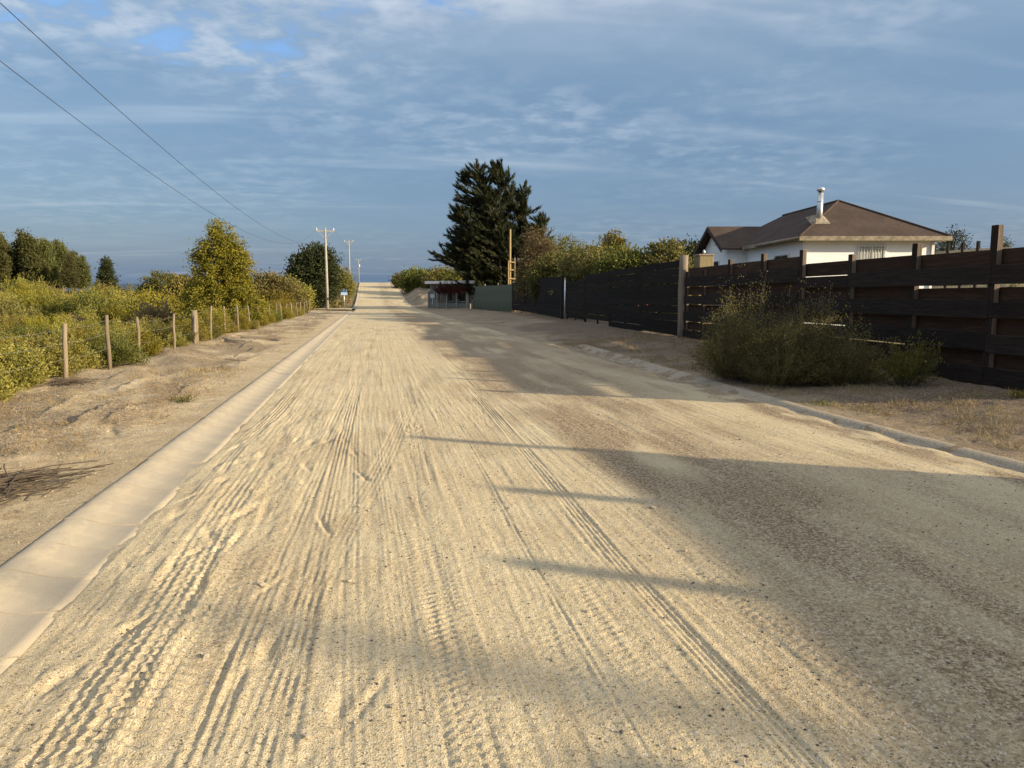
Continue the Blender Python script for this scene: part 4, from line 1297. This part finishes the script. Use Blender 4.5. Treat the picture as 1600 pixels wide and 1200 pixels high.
# far spruce
q = pix(165, 404, 150); zb = float(base(q.x, q.y)); hgt = q.z - zb
tree('lone_conifer', 'lone narrow conifer right of the eucalyptus grove', (q.x, q.y, zb), [((0, 0, hgt * .22), (1.7, 1.7, hgt * .22)), ((0, 0, hgt * .48), (1.15, 1.15, hgt * .24)), ((0, 0, hgt * .72), (.7, .7, hgt * .2)), ((0, 0, hgt * .9), (.3, .3, hgt * .12))], hgt * .97, .15, 'lf_dark', 260, 36, .3, .45, .18, 71, hollow=.2)
# eucalyptus grove: three models, many single trees
protos = []
for k in range(3):
    hh = (16, 14.5, 13)[k]
    E_ = [((0, 0, hh * .72), (1.65, 1.65, hh * .2)), ((.3, .2, hh * .84), (.85, .85, hh * .17)), ((.2, .1, hh * .96), (.4, .4, hh * .09)), ((-.7, .4, hh * .5), (1.9, 1.9, hh * .2)), ((.8, -.4, hh * .42), (1.7, 1.7, hh * .2)), ((-.2, .2, hh * .28), (1.5, 1.5, hh * .12))]
    protos.append(tree('eucalyptus_tree', 'tall eucalyptus in the dark grove at the left edge', (0, 0, 0), E_, hh * .9, .2, 'lf_euc', 330, 34, .55, .6, .3, 80 + k, 'euc_bark', group='eucalyptus grove', limbs=14))
rg = np.random.default_rng(12)
spots = []
for i in range(40):
    px_ = rg.uniform(-45, 133); Yd = rg.uniform(158, 195)
    top = np.interp(px_, [-70, 0, 30, 60, 90, 110, 140], [366, 372, 366, 376, 384, 398, 404]) + rg.uniform(-7, 12)
    if i == 0: px_, top, Yd = 32, 362, 166
    if i == 1: px_, top, Yd = 68, 374, 164
    if i == 2: px_, top, Yd = 128, 402, 160
    spots.append((px_, top, Yd))
NUM = ['first', 'second', 'third', 'fourth', 'fifth', 'sixth', 'seventh', 'eighth', 'ninth', 'tenth', 'eleventh', 'twelfth', 'thirteenth', 'fourteenth', 'fifteenth', 'sixteenth', 'seventeenth', 'eighteenth', 'nineteenth', 'twentieth']
rank = {i: n for n, i in enumerate(sorted(range(len(spots)), key=lambda j: -spots[j][0]))}
for i, (px_, top, Yd) in enumerate(spots):
    nth = rank[i]
    elab = 'tall eucalyptus, %s from the right end of the dark grove' % NUM[nth] if nth < 20 else 'tall eucalyptus, %s from the lone conifer among the left half of the grove' % ('twenty-' + NUM[nth - 20] if nth < 29 else ['thirtieth', 'thirty-first', 'thirty-second', 'thirty-third', 'thirty-fourth', 'thirty-fifth', 'thirty-sixth', 'thirty-seventh', 'thirty-eighth', 'thirty-ninth', 'fortieth'][nth - 29])
    q = pix(px_, top, Yd); zb = float(base(q.x, q.y)); h = q.z - zb
    pr = protos[i % 3]; ph = (16, 14.5, 13)[i % 3] * 1.03
    sc = h / ph
    if i < 3:
        pr.location = (q.x, q.y, zb); pr.scale = (sc, sc, sc); pr.rotation_euler = (0, 0, i * 1.3); pr['label'] = elab
    else:
        copy_thing(pr, (q.x, q.y, zb), rg.uniform(0, 6.28), (sc * rg.uniform(.9, 1.15), sc * rg.uniform(.9, 1.15), sc), elab)

# ------------------------------------------------------------------ shrubs of the scrub field
SH = []
for k, (h, rad, ntw, nlf, mt, up) in enumerate(((1.0, .62, 130, 42, 'lf_olive', .8), (.85, .8, 150, 40, 'lf_olive', .5), (1.15, .7, 140, 42, 'lf_yellow', .7),
                                                (.75, .75, 130, 38, 'lf_grey', .4), (.95, .9, 160, 40, 'lf_green', .4), (.7, .55, 100, 36, 'straw', .9))):
    f, st = shrub_meshes('foliage', h, rad, ntw, nlf, .072, .036, 200 + k, up, .3, 1.0, .006, .2, .05)
    f.materials.append(M[mt]); st.materials.append(M['twig'])
    SH.append((f, st))
rg = np.random.default_rng(31)
spots = []
y = 8.5
while y < 76:                                               # the row that grows through the wire fence
    spots.append((-6.0 + rg.normal(0, .26), y, rg.uniform(.42, .95), int(rg.choice([0, 0, 1, 2, 4])))); y += rg.uniform(.6, 1.6) * (1 + y / 60)
nrow = len(spots)
while len(spots) < 300:
    Yd = 9 + 130 * rg.uniform(0, 1) ** 1.5
    lo = -math.tan(math.radians(25.5)) * Yd - 1.5
    if lo > -7: continue
    X_ = rg.uniform(lo, -6.9)
    s = (rg.uniform(.5, .95) if rg.random() < .7 else rg.uniform(1.0, 1.6)) * (1 + Yd / 95)
    if Yd < 40: s = min(s, .62 + .008 * Yd)                  # the scrub near the fence is low
    if any((X_ - a) ** 2 + (Yd - b) ** 2 < (.5 * (s + c)) ** 2 * .8 for a, b, c, _ in spots): continue
    spots.append((X_, Yd, s, int(rg.choice([0, 1, 2, 3, 4, 5], p=[.26, .24, .16, .14, .12, .08]))))
TYP = ['olive green shrub', 'low spreading olive shrub', 'yellowish shrub', 'greyish shrub', 'darker green shrub', 'dry straw coloured shrub']
ORD = ['', 'first', 'second', 'third', 'fourth', 'fifth', 'sixth', 'seventh', 'eighth', 'ninth', 'tenth', 'eleventh', 'twelfth', 'thirteenth', 'fourteenth', 'fifteenth', 'sixteenth', 'seventeenth']
thick = py.index(26.0)


def where(X_, Yd, row):
    if row:
        i = min(range(len(py)), key=lambda j: abs(py[j] - Yd)); d = i - thick
        if d == 0: return 'growing at the thick braced post of the wire fence'
        return 'growing at the %s wire fence stick %s the thick braced post' % (ORD[min(abs(d), 17)], 'beyond' if d > 0 else 'before')
    px_ = 800 + 1164 * math.tan(math.atan2(X_, Yd) - YAW)
    side = 'at the left edge' if px_ < 40 else 'below the eucalyptus grove' if px_ < 140 else 'below the lone conifer' if px_ < 215 else 'below the round skyline tree' if px_ < 295 else 'near the golden tree' if px_ < 400 else 'right of the golden tree'
    dist = 'close behind the wire fence' if X_ > -9 else 'in the front of the field' if Yd < 30 else 'in the middle of the field' if Yd < 65 else 'at the back of the field'
    return side + ' ' + dist


for i, (X_, Yd, s, k) in enumerate(spots):
    lb = TYP[k] + ' ' + where(X_, Yd, i < nrow)
    t = thing('field_shrub', lb, 'shrub', at(X_, Yd, -.04), rg.uniform(0, 6.28), 'scrub: ' + lb)
    t.scale = (s * rg.uniform(.9, 1.25), s * rg.uniform(.9, 1.25), s * rg.uniform(.75, 1.05))
    obj('foliage', SH[k][0], None, t)
    if Yd < 30: obj('stem', SH[k][1], None, t)
for i in range(16):
    t = thing('grass_clump', 'dry straw coloured clump on the left bank of the climbing road', 'grass', at(-3.6 - rg.uniform(0, 1.6), 94 + i * 5.2 + rg.uniform(-2, 2), -.05), rg.uniform(0, 6), 'dry clumps on the far left bank')
    s = rg.uniform(1.0, 2.0); t.scale = (s * 1.3, s * 1.3, s)
    obj('foliage', SH[5][0], None, t)
# the bright yellow bush
f, st = shrub_meshes('foliage', 1.9, 1.9, 420, 42, .12, .05, 300, .4, .3)
t = thing('yellow_bush', 'big bright yellow bush in the middle of the scrub field', 'shrub', at(-21.5, 54))
obj('foliage', f, M['lf_yellow'], t); obj('stem', st, M['twig'], t)
# low growth covering the field between the shrubs
n = 16000
Yd = 8 + 150 * rg.uniform(0, 1, n) ** 1.7
X_ = -6.3 - (np.tan(math.radians(27)) * Yd + 3) * rg.uniform(0, 1, n)
ok = fbm(X_ * .4, Yd * .4, 3, 66) > -.35
X_, Yd = X_[ok], Yd[ok]
sc = (1 + Yd / 30)
reps = 3
Pb = np.stack([X_, Yd, ground_z(X_, Yd)], -1)
P = np.repeat(Pb, reps, 0); scr = np.repeat(sc, reps)[:, None]
P[:, :2] += rg.normal(0, .06, (len(P), 2)) * scr
D = rg.normal(0, .5, (len(P), 3)) + np.array([0, 0, 1.])
D /= np.linalg.norm(D, axis=1, keepdims=True)
V, F = leaves(P, D, .11, .035, rg)
cen = np.repeat(P, 4, 0); V = cen + (V - cen) * np.repeat(scr, 4, 0)
tag(obj('ground_cover', npmesh('ground_cover', V, F, False), M['lf_olive']), 'low weeds and dry grass covering the field', 'ground cover', kind='stuff')

# ------------------------------------------------------------------ big bush on the right verge
t = thing('verge_bush', 'big sprawling grey green bush in front of the plank fence', 'bush', at(7.38, 11.4, -.03), math.radians(-58))
f1, s1_ = shrub_meshes('foliage', 1.5, .95, 480, 60, .040, .016, 401, .5, .35, .8, .005, .04, .03)
f2, s2_ = shrub_meshes('foliage', 1.42, 1.0, 480, 60, .040, .016, 402, .4, .4, .8, .005, .04, .03)
f3, s3_ = shrub_meshes('foliage', .92, .9, 380, 54, .040, .016, 403, .2, .45, .8, .005, .03, .03)
for f, s_m, lx, ly, sz in ((f1, s1_, -1.2, -.22, 1.0), (f2, s2_, .2, .12, .95), (f3, s3_, .45, 0, .75), (f3, s3_, -.45, -.35, 1.0), (f1, s1_, -.4, .1, .86)):
    o = obj('foliage', f, M['lf_bush'], t, (lx, ly, 0), (0, 0, lx * 2)); o.scale = (sz, sz, sz * .85)
    o = obj('stem', s_m, M['twig'], t, (lx, ly, 0), (0, 0, lx * 2)); o.scale = (sz, sz, sz * .85)
f, s_m = shrub_meshes('foliage', .72, .5, 120, 40, .045, .018, 405, .5, .3)
t = thing('verge_shrub', 'small darker green shrub at the right end of the big bush', 'shrub', at(8.2, 10.2, -.02))
obj('foliage', f, M['lf_green'], t); obj('stem', s_m, M['twig'], t)

# small plants, twigs and dry grass
def tuft(label, x, y, h, r, m, seed, zf, n=60, grp=None):
    rg = np.random.default_rng(seed)
    P = np.stack([rg.normal(0, r * .5, n), rg.normal(0, r * .5, n), np.zeros(n)], -1)
    D = rg.normal(0, .55, (n, 3)) + np.array([0, 0, .9])
    V, F = leaves(P, D, h, h * .09, rg, .15)
    o = obj('grass_tuft', npmesh('grass_tuft', V, F, False), M[m], None, (x, y, float(zf(np.array([x]), np.array([y]))[0])))
    return tag(o, label, 'grass', grp)


tuft('small green tuft on the sand close to the left kerb', -2.72, 11.5, .13, .22, 'lf_green', 1, verge_left_z, 110)
tuft('flat green weed tuft at the edge of the right kerb', 6.25, 9.4, .09, .2, 'lf_green', 2, verge_right_z, 90)
tuft('green weed tuft by the fence at the right edge', 8.45, 8.35, .16, .14, 'lf_olive', 3, verge_right_z, 90)
tuft('brown grass patch in the middle of the left verge', -3.3, 16.0, .15, .5, 'straw', 5, verge_left_z, 160)


def brush(label, x, y, r, n, seed):
    rg = np.random.default_rng(seed)
    z = float(verge_left_z(np.array([x]), np.array([y]))[0])
    paths = []
    for i in range(n):
        a = rg.normal(.9, .5); l = rg.uniform(.2, .7) * r
        c = rg.normal(0, r * .3, 2)
        q = np.linspace(-1, 1, 4)
        pts = np.stack([c[0] + np.cos(a) * l * q, c[1] + np.sin(a) * l * q + .05 * q ** 2, .02 + rg.uniform(0, .05) + .03 * (1 - q ** 2)], -1)
        paths.append((pts, np.full(4, rg.uniform(.002, .006))))
    o = obj('dead_branches', tubes_np(paths, 3), M['twig'], None, (x, y, z))
    return tag(o, label, 'branches')


brush('flattened heap of dead twigs on the left verge nearest the viewer', -2.95, 6.25, .75, 130, 1)
brush('dark pile of twigs beside the wire fence post', -5.2, 14.2, .45, 60, 4)

# dry grass on the right verge
n = 11000
yy = rg.uniform(4, 26, n); xx = 6.2 + (fence_x(yy) - 6.2) * rg.uniform(0, 1.05, n)
ok = fbm(xx * 1.6, yy * 1.6, 3, 67) > .02
xx, yy = xx[ok], yy[ok]
P = np.repeat(np.stack([xx, yy, verge_right_z(xx, yy)], -1), 5, 0); P[:, :2] += rg.normal(0, .03, (len(P), 2))
D = rg.normal(0, 1, (len(P), 3)) + np.array([0, 0, .45])
V, F = leaves(P, D, .10, .007, rg)
tag(obj('dry_grass', npmesh('dry_grass', V, F, False), M['straw']), 'sparse dry grass and litter on the right verge', 'grass', kind='stuff')
# litter on the left verge
n = 4200
yy = 4 + 36 * rg.uniform(0, 1, n) ** 1.4; xx = rg.uniform(-5.6, -2.5, n)
ok = fbm(xx * 1.2, yy * 1.0, 3, 68) > .1
xx, yy = xx[ok], yy[ok]
P = np.repeat(np.stack([xx, yy, verge_left_z(xx, yy)], -1), 6, 0); P[:, :2] += rg.normal(0, .05, (len(P), 2))
D = rg.normal(0, 1, (len(P), 3)) + np.array([0, 0, .35])
V, F = leaves(P, D, .09, .008, rg)
tag(obj('dry_litter', npmesh('dry_litter', V, F, False), M['straw']), 'dry stalks and litter on the left verge', 'litter', kind='stuff')

# ------------------------------------------------------------------ stones
ICO_V = []
ph_ = (1 + 5 ** .5) / 2
for a in (-1, 1):
    for b in (-ph_, ph_): ICO_V += [(0, a, b), (a, b, 0), (b, 0, a)]
ICO_V = np.array(ICO_V) / math.hypot(1, ph_)
import bmesh
stones = []
for k in range(4):
    bm = bmesh.new(); bmesh.ops.create_icosphere(bm, subdivisions=1, radius=1)
    rgk = np.random.default_rng(500 + k); o3 = rgk.uniform(0, 9, 3)
    for v in bm.verts:
        f_ = 1 + .45 * float(vn(np.array([v.co.x * 1.3 + o3[0] + v.co.z]), np.array([v.co.y * 1.3 + o3[1]]), k)[0]) + .2 * float(vn(np.array([v.co.x * 3 + o3[2]]), np.array([v.co.y * 3 - v.co.z * 2]), k)[0])
        v.co = v.co * f_; v.co.z *= .62
    me = bpy.data.meshes.new('stone'); bm.to_mesh(me); bm.free(); me.materials.append(M['stone']); stones.append(me)
fixed = [(-.26, 2.6, .028), (-.15, 4.1, .026), (-.12, 5.61, .026), (2.05, 5.14, .03), (-.05, 5.5, .02), (-.33, 5.9, .02), (-.62, 4.12, .028), (.75, 3.0, .016), (1.05, 3.45, .02), (.05, 2.75, .02), (-.75, 3.3, .024), (1.9, 4.2, .018), (3.2, 4.8, .02), (4.0, 7.5, .03), (3.0, 9.5, .035), (.4, 7.9, .022), (-.4, 8.3, .03)]
for i in range(24): fixed.append((rg.uniform(-1.2, 4.6), rg.uniform(2.6, 12), rg.uniform(.010, .019)))
for i, (x, y, s) in enumerate(fixed):
    z = float(road_z(np.array([x]), np.array([y]))[0])
    o = obj('stone', stones[i % 4], None, None, (x, y, z + s * .25), (rg.uniform(-.3, .3), rg.uniform(-.3, .3), rg.uniform(0, 6)))
    s *= .72; o.scale = (s * rg.uniform(.8, 1.4), s, s * rg.uniform(.7, 1.1))
    tag(o, 'small pale stone lying loose on the sandy road', 'stone', 'stones on the road')
for i in range(16):
    x, y = rg.uniform(-5.2, -2.5), rg.uniform(6, 22); s = rg.uniform(.014, .032)
    z = float(verge_left_z(np.array([x]), np.array([y]))[0])
    o = obj('stone', stones[i % 4], None, None, (x, y, z + s * .2), (0, 0, rg.uniform(0, 6))); o.scale = (s * 1.2, s, s)
    tag(o, 'pale stone lying loose on the left verge', 'stone', 'stones on the left verge')


def pebbles(name, label, n, xr, yr, zf, smin, smax, mat, seed, pw=1.6, z_up=.1):
    rg = np.random.default_rng(seed)
    y = yr[0] + (yr[1] - yr[0]) * rg.uniform(0, 1, n) ** pw; x = rg.uniform(*xr, n)
    keep = fbm(x * 1.5, y * .6, 3, seed) > rg.uniform(-.6, .35, n)
    x, y = x[keep], y[keep]; n = len(x)
    z = zf(x, y)
    s = rg.uniform(smin, smax, n) ** 1.0
    base_v = np.array([(1, 0, 0), (0, 1, 0), (-1, 0, 0), (0, -1, 0), (0, 0, .8), (0, 0, -.8)], float)
    fc = np.array([(0, 1, 4), (1, 2, 4), (2, 3, 4), (3, 0, 4), (1, 0, 5), (2, 1, 5), (3, 2, 5), (0, 3, 5)])
    a = rg.uniform(0, 6.28, n); ca, sa = np.cos(a), np.sin(a)
    bv = base_v[None] * rg.uniform(.6, 1.4, (n, 6, 1)) * s[:, None, None]
    vx = bv[..., 0] * ca[:, None] - bv[..., 1] * sa[:, None]; vy = bv[..., 0] * sa[:, None] + bv[..., 1] * ca[:, None]
    V = np.stack([vx + x[:, None], vy + y[:, None], bv[..., 2] + (z + s * z_up)[:, None]], -1).reshape(-1, 3)
    F = (fc[None] + 6 * np.arange(n)[:, None, None]).reshape(-1, 3)
    tag(obj(name, npmesh(name, V, F, True), M[mat]), label, 'gravel', kind='stuff')


pebbles('gravel', 'pale grit strewn over the road', 9000, (-1.5, 5.2), (1.9, 10), road_z, .0025, .0075, 'stone', 801)
pebbles('dark_gravel', 'dark crumbs strewn over the road', 3000, (-1.4, 5.3), (1.9, 12), road_z, .003, .009, 'stone_dark', 802)
pebbles('verge_gravel', 'grit and crumbs on the left verge', 6000, (-5.4, -2.2), (3.5, 18), verge_left_z, .003, .011, 'stone', 803)
